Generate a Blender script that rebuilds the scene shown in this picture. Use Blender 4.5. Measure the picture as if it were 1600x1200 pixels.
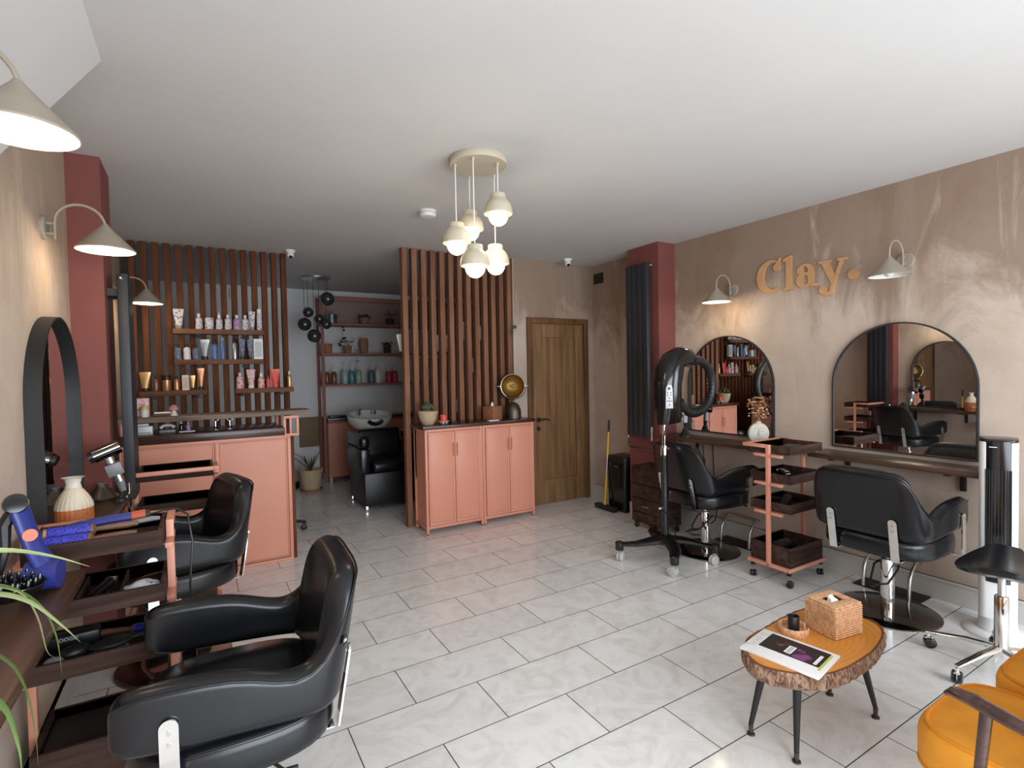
import bpy, bmesh, math, random
from mathutils import Vector, Matrix
random.seed(7)
PI = math.pi
S = bpy.context.scene
COL = S.collection
for o in list(bpy.data.objects):
    bpy.data.objects.remove(o)

# ------------------------------------------------------------------ camera, world, light, exposure
cam = bpy.data.cameras.new('camera')
co = bpy.data.objects.new('camera', cam); COL.objects.link(co); S.camera = co
cam.sensor_width = 36.0; cam.sensor_fit = 'HORIZONTAL'
cam.lens = 36.0 * 818.81 / 1600.0
cam.clip_start = 0.02
YAW, PITCH, ROLL, CAMH = 0.537452, -0.0272258, -0.0190216, 1.475415
fw = Vector((math.sin(YAW)*math.cos(PITCH), math.cos(YAW)*math.cos(PITCH), math.sin(PITCH)))
rt = Vector((math.cos(YAW), -math.sin(YAW), 0)); up = rt.cross(fw)
c_, s_ = math.cos(ROLL), math.sin(ROLL)
r2 = rt*c_ + up*s_; u2 = -rt*s_ + up*c_
m = Matrix((r2, u2, -fw)).transposed().to_4x4(); m.translation = Vector((0, 0, CAMH))
co.matrix_world = m

S.view_settings.view_transform = 'Standard'
S.view_settings.look = 'None'
S.view_settings.gamma = 1.0
S.view_settings.use_curve_mapping = False
S.view_settings.exposure = -0.04
S.render.film_transparent = False
S.cycles.max_bounces = 8
S.cycles.diffuse_bounces = 5
S.cycles.glossy_bounces = 5
S.cycles.use_denoising = True
S.cycles.caustics_reflective = False
S.cycles.caustics_refractive = False

W = bpy.data.worlds.new('world'); S.world = W; W.use_nodes = True
bg = W.node_tree.nodes['Background']
bg.inputs[0].default_value = (0.80, 0.88, 1.0, 1); bg.inputs[1].default_value = 1.6

def area(name, loc, rot, sx, sy, power, color):
    l = bpy.data.lights.new(name, 'AREA'); l.shape = 'RECTANGLE'; l.size = sx; l.size_y = sy
    l.energy = power; l.color = color
    o = bpy.data.objects.new(name, l); COL.objects.link(o); o.location = loc; o.rotation_euler = rot
    return o
# daylight through the shop window and glazed door behind the camera
area('daylight_window', (1.7, -1.42, 1.25), (math.radians(68), 0, 0), 3.9, 1.8, 190, (0.85, 0.935, 1.0))

# ------------------------------------------------------------------ materials
def nt_mat(name):
    m = bpy.data.materials.new(name); m.use_nodes = True
    nt = m.node_tree; b = nt.nodes['Principled BSDF']
    return m, nt, b
def plain(name, col, rough=0.5, metal=0.0, noise=0.06, nscale=18, bump=0.0, coat=0.0, spec=None):
    m, nt, b = nt_mat(name)
    b.inputs['Roughness'].default_value = rough; b.inputs['Metallic'].default_value = metal
    if coat: b.inputs['Coat Weight'].default_value = coat
    if spec is not None: b.inputs['Specular IOR Level'].default_value = spec
    tc = nt.nodes.new('ShaderNodeTexCoord'); n = nt.nodes.new('ShaderNodeTexNoise'); n.inputs['Scale'].default_value = nscale
    n.inputs['Detail'].default_value = 4
    nt.links.new(tc.outputs['Object'], n.inputs['Vector'])
    r = nt.nodes.new('ShaderNodeValToRGB')
    e = r.color_ramp.elements
    e[0].position = 0.3; e[1].position = 0.7
    e[0].color = tuple(c*(1-noise) for c in col)+(1,); e[1].color = tuple(min(1, c*(1+noise)) for c in col)+(1,)
    nt.links.new(n.outputs['Fac'], r.inputs['Fac']); nt.links.new(r.outputs['Color'], b.inputs['Base Color'])
    if bump:
        bp = nt.nodes.new('ShaderNodeBump'); bp.inputs['Strength'].default_value = bump; bp.inputs['Distance'].default_value = 0.01
        nt.links.new(n.outputs['Fac'], bp.inputs['Height']); nt.links.new(bp.outputs['Normal'], b.inputs['Normal'])
    return m
def emis(name, col, st, base=(0.9, 0.9, 0.85)):
    m, nt, b = nt_mat(name)
    b.inputs['Base Color'].default_value = base+(1,)
    b.inputs['Emission Color'].default_value = col+(1,); b.inputs['Emission Strength'].default_value = st
    return m
def wood(name, c1, c2, axis='X', scale=6, rough=0.45, bump=0.15, coat=0.0, spec=0.3):
    m, nt, b = nt_mat(name); b.inputs['Specular IOR Level'].default_value = spec
    b.inputs['Roughness'].default_value = rough
    if coat: b.inputs['Coat Weight'].default_value = coat; b.inputs['Coat Roughness'].default_value = 0.15
    tc = nt.nodes.new('ShaderNodeTexCoord'); mp = nt.nodes.new('ShaderNodeMapping')
    sc = [scale*3, scale*3, scale*3]; sc['XYZ'.index(axis)] = scale*0.25
    mp.inputs['Scale'].default_value = sc
    oi = nt.nodes.new('ShaderNodeObjectInfo'); vm = nt.nodes.new('ShaderNodeVectorMath'); vm.operation = 'ADD'
    mu = nt.nodes.new('ShaderNodeMath'); mu.operation = 'MULTIPLY'; mu.inputs[1].default_value = 17.0
    nt.links.new(oi.outputs['Random'], mu.inputs[0]); nt.links.new(tc.outputs['Object'], vm.inputs[0]); nt.links.new(mu.outputs[0], vm.inputs[1])
    nt.links.new(vm.outputs[0], mp.inputs['Vector'])
    n = nt.nodes.new('ShaderNodeTexNoise'); n.inputs['Scale'].default_value = 1.0; n.inputs['Detail'].default_value = 6; n.inputs['Distortion'].default_value = 1.2
    nt.links.new(mp.outputs['Vector'], n.inputs['Vector'])
    r = nt.nodes.new('ShaderNodeValToRGB'); e = r.color_ramp.elements
    e[0].position = 0.36; e[1].position = 0.66; e[0].color = c1+(1,); e[1].color = c2+(1,)
    nt.links.new(n.outputs['Fac'], r.inputs['Fac']); nt.links.new(r.outputs['Color'], b.inputs['Base Color'])
    bp = nt.nodes.new('ShaderNodeBump'); bp.inputs['Strength'].default_value = bump; bp.inputs['Distance'].default_value = 0.004
    nt.links.new(n.outputs['Fac'], bp.inputs['Height']); nt.links.new(bp.outputs['Normal'], b.inputs['Normal'])
    return m
def plaster(name, wash=(1.0, 1.0, 1.0), upper=(0.255, 0.172, 0.122)):
    # raw pink-brown plaster with trowelled darker patches and pale streaks
    m, nt, b = nt_mat(name)
    b.inputs['Roughness'].default_value = 0.8; b.inputs['Specular IOR Level'].default_value = 0.25
    tc = nt.nodes.new('ShaderNodeTexCoord')
    def noise(sc, det, dist, mapsc):
        mp = nt.nodes.new('ShaderNodeMapping'); mp.inputs['Scale'].default_value = mapsc
        nt.links.new(tc.outputs['Object'], mp.inputs['Vector'])
        n = nt.nodes.new('ShaderNodeTexNoise'); n.inputs['Scale'].default_value = sc; n.inputs['Detail'].default_value = det; n.inputs['Distortion'].default_value = dist
        n.inputs['Roughness'].default_value = 0.70
        nt.links.new(mp.outputs['Vector'], n.inputs['Vector']); return n
    def ramp(n, p0, p1, c0, c1):
        r = nt.nodes.new('ShaderNodeValToRGB'); e = r.color_ramp.elements
        e[0].position = p0; e[1].position = p1; e[0].color = c0+(1,); e[1].color = c1+(1,)
        nt.links.new(n.outputs['Fac'], r.inputs['Fac']); return r
    W1 = (1, 1, 1); K = (0, 0, 0)
    base = ramp(noise(1.3, 6, 1.2, (1, 1, 1)), 0.35, 0.65, (0.50, 0.400, 0.325), (0.60, 0.490, 0.410))
    pat = ramp(noise(2.2, 10, 0.9, (1, 1, 0.33)), 0.47, 0.64, K, W1)      # tall brown patches
    # patches gather on the upper part of the wall
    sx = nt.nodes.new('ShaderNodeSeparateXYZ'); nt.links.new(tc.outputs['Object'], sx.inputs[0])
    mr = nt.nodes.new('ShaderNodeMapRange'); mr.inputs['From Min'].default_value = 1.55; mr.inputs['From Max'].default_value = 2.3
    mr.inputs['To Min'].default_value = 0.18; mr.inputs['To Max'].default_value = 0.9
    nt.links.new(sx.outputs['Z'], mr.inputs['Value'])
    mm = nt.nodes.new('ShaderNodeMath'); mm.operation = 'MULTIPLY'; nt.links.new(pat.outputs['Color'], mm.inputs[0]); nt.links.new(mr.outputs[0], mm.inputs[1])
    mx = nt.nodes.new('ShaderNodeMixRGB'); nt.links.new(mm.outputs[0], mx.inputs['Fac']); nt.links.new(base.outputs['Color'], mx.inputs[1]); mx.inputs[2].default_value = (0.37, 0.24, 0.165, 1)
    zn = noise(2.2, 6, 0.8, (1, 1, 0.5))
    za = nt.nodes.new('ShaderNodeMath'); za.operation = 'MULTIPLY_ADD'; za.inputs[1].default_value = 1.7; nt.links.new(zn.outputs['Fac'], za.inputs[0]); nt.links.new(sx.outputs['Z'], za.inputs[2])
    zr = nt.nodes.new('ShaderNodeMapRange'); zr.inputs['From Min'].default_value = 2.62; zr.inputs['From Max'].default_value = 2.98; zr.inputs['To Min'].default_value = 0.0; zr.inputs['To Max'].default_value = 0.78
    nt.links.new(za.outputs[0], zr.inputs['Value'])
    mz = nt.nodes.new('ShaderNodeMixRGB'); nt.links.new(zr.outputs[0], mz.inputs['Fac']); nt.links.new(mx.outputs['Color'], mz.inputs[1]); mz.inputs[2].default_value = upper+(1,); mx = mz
    strk = ramp(noise(5.0, 5, 1.0, (1, 1, 0.16)), 0.60, 0.74, K, W1)
    f = nt.nodes.new('ShaderNodeMath'); f.operation = 'MULTIPLY'; f.inputs[1].default_value = 0.5; nt.links.new(strk.outputs['Color'], f.inputs[0])
    mx2 = nt.nodes.new('ShaderNodeMixRGB'); nt.links.new(f.outputs[0], mx2.inputs['Fac']); nt.links.new(mx.outputs['Color'], mx2.inputs[1]); mx2.inputs[2].default_value = (0.68, 0.56, 0.49, 1)
    spk = ramp(noise(9.0, 8, 0.8, (1, 1, 2.2)), 0.62, 0.72, K, W1)
    f2 = nt.nodes.new('ShaderNodeMath'); f2.operation = 'MULTIPLY'; f2.inputs[1].default_value = 0.65; nt.links.new(spk.outputs['Color'], f2.inputs[0])
    mx3 = nt.nodes.new('ShaderNodeMixRGB'); nt.links.new(f2.outputs[0], mx3.inputs['Fac']); nt.links.new(mx2.outputs['Color'], mx3.inputs[1]); mx3.inputs[2].default_value = (0.35, 0.22, 0.165, 1)
    mx4 = nt.nodes.new('ShaderNodeMixRGB'); mx4.blend_type = 'MULTIPLY'; mx4.inputs['Fac'].default_value = 1; nt.links.new(mx3.outputs['Color'], mx4.inputs[1]); mx4.inputs[2].default_value = wash+(1,)
    nt.links.new(mx4.outputs['Color'], b.inputs['Base Color'])
    return m
def tiles(name):
    m, nt, b = nt_mat(name)
    tc = nt.nodes.new('ShaderNodeTexCoord'); mp = nt.nodes.new('ShaderNodeMapping'); mp.inputs['Location'].default_value = (-0.785+6.0, -0.1002+6.0, 0)
    nt.links.new(tc.outputs['Object'], mp.inputs['Vector'])
    br = nt.nodes.new('ShaderNodeTexBrick'); br.offset = 0.5; br.offset_frequency = 2; br.squash = 1
    br.inputs['Scale'].default_value = 1; br.inputs['Brick Width'].default_value = 0.6; br.inputs['Row Height'].default_value = 0.3
    br.inputs['Mortar Size'].default_value = 0.0022; br.inputs['Mortar Smooth'].default_value = 0.0; br.inputs['Bias'].default_value = 0
    br.inputs['Color1'].default_value = (0.80, 0.80, 0.80, 1); br.inputs['Color2'].default_value = (0.87, 0.87, 0.87, 1); br.inputs['Mortar'].default_value = (0.055, 0.05, 0.048, 1)
    nt.links.new(mp.outputs['Vector'], br.inputs['Vector'])
    n = nt.nodes.new('ShaderNodeTexNoise'); n.inputs['Scale'].default_value = 5.5; n.inputs['Detail'].default_value = 9; n.inputs['Distortion'].default_value = 1.6; n.inputs['Roughness'].default_value = 0.65
    nt.links.new(tc.outputs['Object'], n.inputs['Vector'])
    r = nt.nodes.new('ShaderNodeValToRGB'); e = r.color_ramp.elements
    e[0].position = 0.36; e[1].position = 0.56; e[0].color = (0.84, 0.82, 0.80, 1); e[1].color = (1, 1, 1, 1)
    nt.links.new(n.outputs['Fac'], r.inputs['Fac'])
    mx = nt.nodes.new('ShaderNodeMixRGB'); mx.blend_type = 'MULTIPLY'; mx.inputs['Fac'].default_value = 0.8
    nt.links.new(br.outputs['Color'], mx.inputs[1]); nt.links.new(r.outputs['Color'], mx.inputs[2]); nt.links.new(mx.outputs['Color'], b.inputs['Base Color'])
    b.inputs['Roughness'].default_value = 0.16
    rr = nt.nodes.new('ShaderNodeMapRange'); rr.inputs['To Min'].default_value = 0.12; rr.inputs['To Max'].default_value = 0.7
    nt.links.new(br.outputs['Fac'], rr.inputs['Value']); nt.links.new(rr.outputs[0], b.inputs['Roughness'])
    b.inputs['Specular IOR Level'].default_value = 0.45
    bp = nt.nodes.new('ShaderNodeBump'); bp.invert = True; bp.inputs['Strength'].default_value = 0.4; bp.inputs['Distance'].default_value = 0.002
    nt.links.new(br.outputs['Fac'], bp.inputs['Height']); nt.links.new(bp.outputs['Normal'], b.inputs['Normal'])
    return m
def pattern(name, c1, c2, scale, kind='voronoi', thr=0.5, rough=0.4, mapsc=(1, 1, 1), metal=0):
    m, nt, b = nt_mat(name)
    b.inputs['Roughness'].default_value = rough; b.inputs['Metallic'].default_value = metal
    tc = nt.nodes.new('ShaderNodeTexCoord'); mp = nt.nodes.new('ShaderNodeMapping'); mp.inputs['Scale'].default_value = mapsc
    nt.links.new(tc.outputs['Object'], mp.inputs['Vector'])
    if kind == 'voronoi':
        n = nt.nodes.new('ShaderNodeTexVoronoi'); n.inputs['Scale'].default_value = scale; out = n.outputs['Distance']
    elif kind == 'wave':
        n = nt.nodes.new('ShaderNodeTexWave'); n.inputs['Scale'].default_value = scale; out = n.outputs['Fac']
    else:
        n = nt.nodes.new('ShaderNodeTexNoise'); n.inputs['Scale'].default_value = scale; n.inputs['Detail'].default_value = 3; out = n.outputs['Fac']
    nt.links.new(mp.outputs['Vector'], n.inputs['Vector'])
    r = nt.nodes.new('ShaderNodeValToRGB'); e = r.color_ramp.elements
    e[0].position = thr-0.05; e[1].position = thr+0.05; e[0].color = c1+(1,); e[1].color = c2+(1,)
    nt.links.new(out, r.inputs['Fac']); nt.links.new(r.outputs['Color'], b.inputs['Base Color'])
    return m
def glassy(name, col, rough=0.1, trans=0.85):
    m, nt, b = nt_mat(name)
    b.inputs['Base Color'].default_value = col+(1,); b.inputs['Roughness'].default_value = rough; b.inputs['Transmission Weight'].default_value = trans
    return m

M = {}
M['tile'] = tiles('floor tiles')
M['ceil'] = plain('ceiling paint', (0.625, 0.615, 0.605), 0.9, noise=0.015, nscale=2, spec=0.1)
M['white_wall'] = plain('white wall paint', (0.78, 0.79, 0.80), 0.85, noise=0.03, nscale=3)
M['plaster'] = plaster('pink plaster')
M['plaster_pale'] = plaster('pale plaster', (1.05, 1.05, 1.05), (0.37, 0.275, 0.205))
M['red'] = plain('brick red paint', (0.205, 0.060, 0.050), 0.75, noise=0.06, nscale=4)
M['skirt'] = plain('skirting paint', (0.58, 0.56, 0.53), 0.4, noise=0.05, nscale=5)
M['salmon'] = plain('salmon enamel', (0.70, 0.30, 0.205), 0.42, noise=0.02, nscale=4)
M['salmon_dark'] = plain('salmon board', (0.60, 0.245, 0.165), 0.55, noise=0.03, nscale=4)
M['slat'] = wood('slat wood', (0.175, 0.078, 0.044), (0.275, 0.130, 0.077), 'Z', 5, 0.65, spec=0.15)
M['slat_dark'] = wood('dark batten wood', (0.095, 0.034, 0.016), (0.155, 0.058, 0.029), 'Z', 5, 0.7, spec=0.1)
M['shelfwood'] = wood('shelf wood', (0.13, 0.058, 0.034), (0.21, 0.100, 0.060), 'X', 5, 0.6, spec=0.15)
M['darktop'] = wood('dark worktop wood', (0.030, 0.012, 0.009), (0.075, 0.030, 0.021), 'X', 4, 0.28, coat=0.2)
M['walnutY'] = wood('walnut shelf', (0.055, 0.028, 0.018), (0.12, 0.065, 0.042), 'Y', 4, 0.32, coat=0.15)
M['tray'] = wood('tray wood', (0.036, 0.019, 0.015), (0.085, 0.048, 0.037), 'X', 5, 0.7, spec=0.15)
M['rough'] = wood('rough sawn oak', (0.12, 0.085, 0.065), (0.30, 0.22, 0.175), 'X', 7, 0.7, bump=0.5)
M['door'] = wood('oak door', (0.165, 0.086, 0.038), (0.275, 0.152, 0.072), 'Z', 4, 0.5)
M['doorframe'] = wood('oak door frame', (0.115, 0.052, 0.022), (0.19, 0.092, 0.040), 'Z', 4, 0.45)
M['groove'] = plain('groove', (0.05, 0.026, 0.012), 0.8)
M['leather'] = plain('black leather', (0.0055, 0.0062, 0.0085), 0.27, noise=0.15, nscale=160, bump=0.03, spec=0.5)
M['black'] = plain('black plastic', (0.012, 0.012, 0.013), 0.4)
M['gloss'] = plain('gloss black', (0.008, 0.008, 0.009), 0.15, spec=0.6)
M['matt'] = plain('matt black metal', (0.014, 0.014, 0.015), 0.55)
M['anth'] = plain('anthracite radiator', (0.024, 0.026, 0.032), 0.5)
M['chrome'] = plain('chrome', (0.80, 0.80, 0.80), 0.08, 1.0, noise=0.0)
M['steel'] = plain('brushed steel', (0.62, 0.61, 0.59), 0.3, 1.0, noise=0.05, nscale=60)
M['darkchrome'] = plain('dark polished metal', (0.20, 0.19, 0.18), 0.10, 1.0, noise=0.0)
M['beige'] = plain('beige enamel', (0.33, 0.285, 0.225), 0.5)
M['cream'] = plain('cream enamel', (0.56, 0.50, 0.385), 0.5, noise=0.02)
M['inwhite'] = plain('white enamel', (0.85, 0.83, 0.76), 0.6, noise=0.01)
M['bulb'] = emis('lit bulb', (1.0, 0.87, 0.68), 6.0)
M['globe'] = emis('lit opal globe', (1.0, 0.86, 0.60), 3.0)
M['deadbulb'] = plain('unlit bulb', (0.8, 0.8, 0.78), 0.3)
M['mirror'] = plain('mirror glass', (0.80, 0.80, 0.80), 0.003, 1.0, noise=0.0)
M['gold'] = plain('tan painted letter', (0.58, 0.32, 0.15), 0.6)
M['gold_edge'] = plain('letter edge', (0.30, 0.13, 0.06), 0.7)
M['white'] = plain('white plastic', (0.80, 0.80, 0.79), 0.35, noise=0.01)
M['clearwheel'] = plain('pale translucent wheel', (0.55, 0.55, 0.52), 0.15, spec=0.7)
M['smoked'] = plain('smoked glass', (0.035, 0.036, 0.036), 0.22, spec=0.8)
M['grey'] = plain('grey plastic', (0.22, 0.22, 0.23), 0.4)
M['lgrey'] = plain('light grey plastic', (0.60, 0.61, 0.63), 0.35)
M['bluep'] = plain('ultramarine plastic', (0.025, 0.036, 0.22), 0.35)
M['brightblue'] = pattern('blue bristles', (0.01, 0.01, 0.05), (0.04, 0.05, 0.62), 190, thr=0.45)
M['orange_p'] = plain('coral plastic', (0.85, 0.13, 0.04), 0.4)
M['ruby'] = plain('brick coral plastic', (0.48, 0.085, 0.035), 0.4)
M['velvet'] = plain('mustard velvet', (0.80, 0.33, 0.025), 0.85, noise=0.12, nscale=9, bump=0.15)
M['velvet_pipe'] = plain('mustard piping', (0.74, 0.27, 0.02), 0.8)
M['darkwood'] = wood('polished dark arm wood', (0.035, 0.014, 0.011), (0.10, 0.045, 0.035), 'X', 5, 0.22, coat=0.5)
M['slab'] = None
M['sapwood'] = plain('dark sapwood line', (0.16, 0.045, 0.015), 0.4)
M['bark'] = None

def bark_mat():
    m, nt, b = nt_mat('bark'); b.inputs['Roughness'].default_value = 0.85
    tc = nt.nodes.new('ShaderNodeTexCoord'); mp = nt.nodes.new('ShaderNodeMapping'); mp.inputs['Scale'].default_value = (1, 1, 0.35); nt.links.new(tc.outputs['Object'], mp.inputs['Vector'])
    n = nt.nodes.new('ShaderNodeTexNoise'); n.inputs['Scale'].default_value = 48; n.inputs['Detail'].default_value = 7; n.inputs['Distortion'].default_value = 1.5; n.inputs['Roughness'].default_value = 0.7
    nt.links.new(mp.outputs['Vector'], n.inputs['Vector'])
    r = nt.nodes.new('ShaderNodeValToRGB'); e = r.color_ramp.elements; e[0].position = 0.38; e[0].color = (0.05, 0.032, 0.028, 1); e[1].position = 0.62; e[1].color = (0.50, 0.34, 0.24, 1)
    q = e.new(0.48); q.color = (0.24, 0.12, 0.065, 1)
    nt.links.new(n.outputs['Fac'], r.inputs['Fac']); nt.links.new(r.outputs['Color'], b.inputs['Base Color'])
    bp = nt.nodes.new('ShaderNodeBump'); bp.inputs['Strength'].default_value = 1.0; bp.inputs['Distance'].default_value = 0.01; nt.links.new(n.outputs['Fac'], bp.inputs['Height']); nt.links.new(bp.outputs['Normal'], b.inputs['Normal'])
    return m
M['bark'] = bark_mat()
def slab_mat():
    m, nt, b = nt_mat('golden yew slab'); b.inputs['Roughness'].default_value = 0.25; b.inputs['Coat Weight'].default_value = 0.5; b.inputs['Coat Roughness'].default_value = 0.12
    tc = nt.nodes.new('ShaderNodeTexCoord'); mp = nt.nodes.new('ShaderNodeMapping'); mp.inputs['Scale'].default_value = (1, 1.9, 1); nt.links.new(tc.outputs['Object'], mp.inputs['Vector'])
    w = nt.nodes.new('ShaderNodeTexWave'); w.wave_type = 'RINGS'; w.rings_direction = 'Z'; w.inputs['Scale'].default_value = 9; w.inputs['Distortion'].default_value = 5.0; w.inputs['Detail'].default_value = 3; w.inputs['Detail Scale'].default_value = 0.6
    nt.links.new(mp.outputs['Vector'], w.inputs['Vector'])
    r = nt.nodes.new('ShaderNodeValToRGB'); e = r.color_ramp.elements; e[0].position = 0.0; e[0].color = (0.60, 0.245, 0.045, 1); e[1].position = 0.9; e[1].color = (0.66, 0.275, 0.052, 1)
    nt.links.new(w.outputs['Fac'], r.inputs['Fac']); nt.links.new(r.outputs['Color'], b.inputs['Base Color']); return m
M['slab'] = slab_mat()
def rattan_mat():
    m, nt, b = nt_mat('woven rattan'); b.inputs['Roughness'].default_value = 0.6
    tc = nt.nodes.new('ShaderNodeTexCoord')
    n = nt.nodes.new('ShaderNodeTexNoise'); n.inputs['Scale'].default_value = 130; n.inputs['Detail'].default_value = 2
    mp = nt.nodes.new('ShaderNodeMapping'); mp.inputs['Scale'].default_value = (1, 1, 0.35); nt.links.new(tc.outputs['Object'], mp.inputs['Vector']); nt.links.new(mp.outputs['Vector'], n.inputs['Vector'])
    r = nt.nodes.new('ShaderNodeValToRGB'); e = r.color_ramp.elements; e[0].position = 0.34; e[0].color = (0.50, 0.23, 0.095, 1); e[1].position = 0.56; e[1].color = (0.72, 0.43, 0.245, 1)
    nt.links.new(n.outputs['Fac'], r.inputs['Fac']); nt.links.new(r.outputs['Color'], b.inputs['Base Color'])
    bp = nt.nodes.new('ShaderNodeBump'); bp.inputs['Strength'].default_value = 0.6; bp.inputs['Distance'].default_value = 0.003; nt.links.new(n.outputs['Fac'], bp.inputs['Height']); nt.links.new(bp.outputs['Normal'], b.inputs['Normal'])
    return m
M['rattan'] = rattan_mat()
M['terracotta'] = plain('terracotta', (0.42, 0.17, 0.09), 0.8, noise=0.12)
M['tan_pot'] = plain('tan clay pot', (0.52, 0.38, 0.24), 0.8, noise=0.1)
M['brown_pot'] = plain('brown clay pot', (0.30, 0.17, 0.10), 0.8, noise=0.12)
M['leaf'] = plain('green leaf', (0.125, 0.20, 0.060), 0.45, noise=0.35, nscale=8)
M['leaf_pale'] = plain('pale green leaf', (0.36, 0.43, 0.20), 0.45, noise=0.3, nscale=8)
M['leaf_dark'] = plain('dark green leaf', (0.02, 0.05, 0.02), 0.5, noise=0.3)
M['cactus'] = plain('grey green cactus', (0.07, 0.085, 0.045), 0.8, noise=0.3, nscale=40)
M['dried'] = plain('dried flowers', (0.36, 0.17, 0.07), 0.9, noise=0.4, nscale=30)
M['dried_pale'] = plain('pale dried petals', (0.70, 0.52, 0.33), 0.9, noise=0.2, nscale=30)
M['ceramic'] = plain('cream ceramic', (0.66, 0.61, 0.52), 0.5, noise=0.08)
M['basin'] = plain('white basin ceramic', (0.62, 0.62, 0.60), 0.12, noise=0.01, spec=0.6)
M['bronze'] = plain('aged bronze', (0.11, 0.085, 0.065), 0.42, 0.8, noise=0.2)
M['brass'] = plain('brass reflector', (0.42, 0.29, 0.11), 0.33, 1.0, noise=0.15, nscale=8)
M['tissue'] = plain('white tissue', (0.88, 0.88, 0.88), 0.9)
M['paper'] = plain('white paper', (0.85, 0.86, 0.86), 0.6, noise=0.01)
M['yellow'] = plain('yellow handle', (0.80, 0.48, 0.03), 0.5)
M['tubes'] = {}

# ------------------------------------------------------------------ mesh builder
class MB:
    def __init__(self, T=None):
        self.bm = bmesh.new(); self.T = T or Matrix.Identity(4)
    def _new(self, verts, T=None):
        X = self.T @ T if T is not None else self.T
        for v in verts: v.co = X @ v.co
    def box(self, x0, x1, y0, y1, z0, z1, bev=0.0, seg=2, T=None):
        r = bmesh.ops.create_cube(self.bm, size=1.0); vs = r['verts']
        for v in vs: v.co = Vector(((x0+x1)/2+v.co.x*(x1-x0), (y0+y1)/2+v.co.y*(y1-y0), (z0+z1)/2+v.co.z*(z1-z0)))
        if bev:
            es = list({e for v in vs for e in v.link_edges})
            rr = bmesh.ops.bevel(self.bm, geom=es, offset=bev, segments=seg, affect='EDGES', profile=0.5)
            vs = list({v for f in rr['faces'] for v in f.verts})
        self._new(vs, T); return self
    def lathe(self, prof, c=(0, 0, 0), n=24, axis=None, T=None, sx=1.0, sy=1.0):
        # prof: (r, z) pairs; axis: direction the profile's z runs along
        R = Matrix.Identity(4)
        if axis is not None: R = Vector((0, 0, 1)).rotation_difference(Vector(axis).normalized()).to_matrix().to_4x4()
        R = Matrix.Translation(c) @ R
        rings = []; allv = []
        for r, z in prof:
            if r < 1e-6:
                v = self.bm.verts.new((0, 0, z)); rings.append([v]); allv.append(v)
            else:
                ring = [self.bm.verts.new((r*math.cos(2*PI*k/n)*sx, r*math.sin(2*PI*k/n)*sy, z)) for k in range(n)]
                rings.append(ring); allv += ring
        for a, b in zip(rings, rings[1:]):
            for k in range(n):
                k2 = (k+1) % n
                if len(a) == 1 and len(b) == 1: continue
                if len(a) == 1: self.bm.faces.new((a[0], b[k2], b[k]))
                elif len(b) == 1: self.bm.faces.new((a[k], a[k2], b[0]))
                else: self.bm.faces.new((a[k], a[k2], b[k2], b[k]))
        for v in allv: v.co = R @ v.co
        self._new(allv, T); return self
    def cyl(self, p0, p1, r0, r1=None, n=16, T=None):
        p0 = Vector(p0); p1 = Vector(p1); L = (p1-p0).length; r1 = r0 if r1 is None else r1
        return self.lathe([(0, 0), (r0, 0), (r1, L), (0, L)], p0, n, p1-p0, T)
    def ball(self, c, r, sz=1.0, n=16, T=None, sx=1.0, sy=1.0):
        pr = [(r*math.sin(PI*k/10), -r*sz*math.cos(PI*k/10)) for k in range(11)]
        pr[0] = (0, -r*sz); pr[-1] = (0, r*sz)
        return self.lathe(pr, c, n, None, T, sx, sy)
    def tube(self, pts, r, n=10, closed=False, T=None, flat=1.0):
        pts = [Vector(p) for p in pts]; N = len(pts); rings = []; allv = []
        rr = r if isinstance(r, (list, tuple)) else [r]*N
        prev = None
        for i, p in enumerate(pts):
            a = pts[(i-1) % N] if (closed or i > 0) else p
            b = pts[(i+1) % N] if (closed or i < N-1) else p
            t = (b-a).normalized()
            if prev is None:
                u = t.orthogonal().normalized()
                if abs(t.z) < 0.9: u = t.cross(Vector((0, 0, 1))).normalized()
            else:
                u = (prev - t*prev.dot(t)).normalized()
            prev = u; w = t.cross(u)
            ring = [self.bm.verts.new(p+u*rr[i]*math.cos(2*PI*k/n)+w*rr[i]*flat*math.sin(2*PI*k/n)) for k in range(n)]
            rings.append(ring); allv += ring
        for i in range(N if closed else N-1):
            a, b = rings[i], rings[(i+1) % N]
            for k in range(n): self.bm.faces.new((a[k], a[(k+1) % n], b[(k+1) % n], b[k]))
        if not closed:
            self.bm.faces.new(rings[0][::-1]); self.bm.faces.new(rings[-1])
        self._new(allv, T); return self
    def prism(self, poly, z0, z1, bev=0.0, T=None, seg=2, top=None):
        # polygon in xy between z0 and z1 (top: other polygon of the same length)
        a = [self.bm.verts.new((x, y, z0)) for x, y in poly]
        b = [self.bm.verts.new((x, y, z1)) for x, y in (top or poly)]
        n = len(a); fs = []
        fs.append(self.bm.faces.new(a[::-1])); ft = self.bm.faces.new(b); fs.append(ft)
        for k in range(n): fs.append(self.bm.faces.new((a[k], a[(k+1) % n], b[(k+1) % n], b[k])))
        vs = a+b
        if bev:
            es = list({e for e in ft.edges} | {e for e in fs[0].edges})
            rr = bmesh.ops.bevel(self.bm, geom=es, offset=bev, segments=seg, affect='EDGES', profile=0.5)
            vs = list({v for f in rr['faces'] for v in f.verts} | {v for v in vs if v.is_valid})
        self._new(vs, T); return self
    def loft(self, rings, closed=True, cap=True, T=None):
        R = [[self.bm.verts.new(p) for p in ring] for ring in rings]
        for a, b in zip(R, R[1:]):
            n = len(a)
            for k in range(n if closed else n-1): self.bm.faces.new((a[k], a[(k+1) % n], b[(k+1) % n], b[k]))
        if cap: self.bm.faces.new(R[0][::-1]); self.bm.faces.new(R[-1])
        self._new([v for r in R for v in r], T); return self
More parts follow.
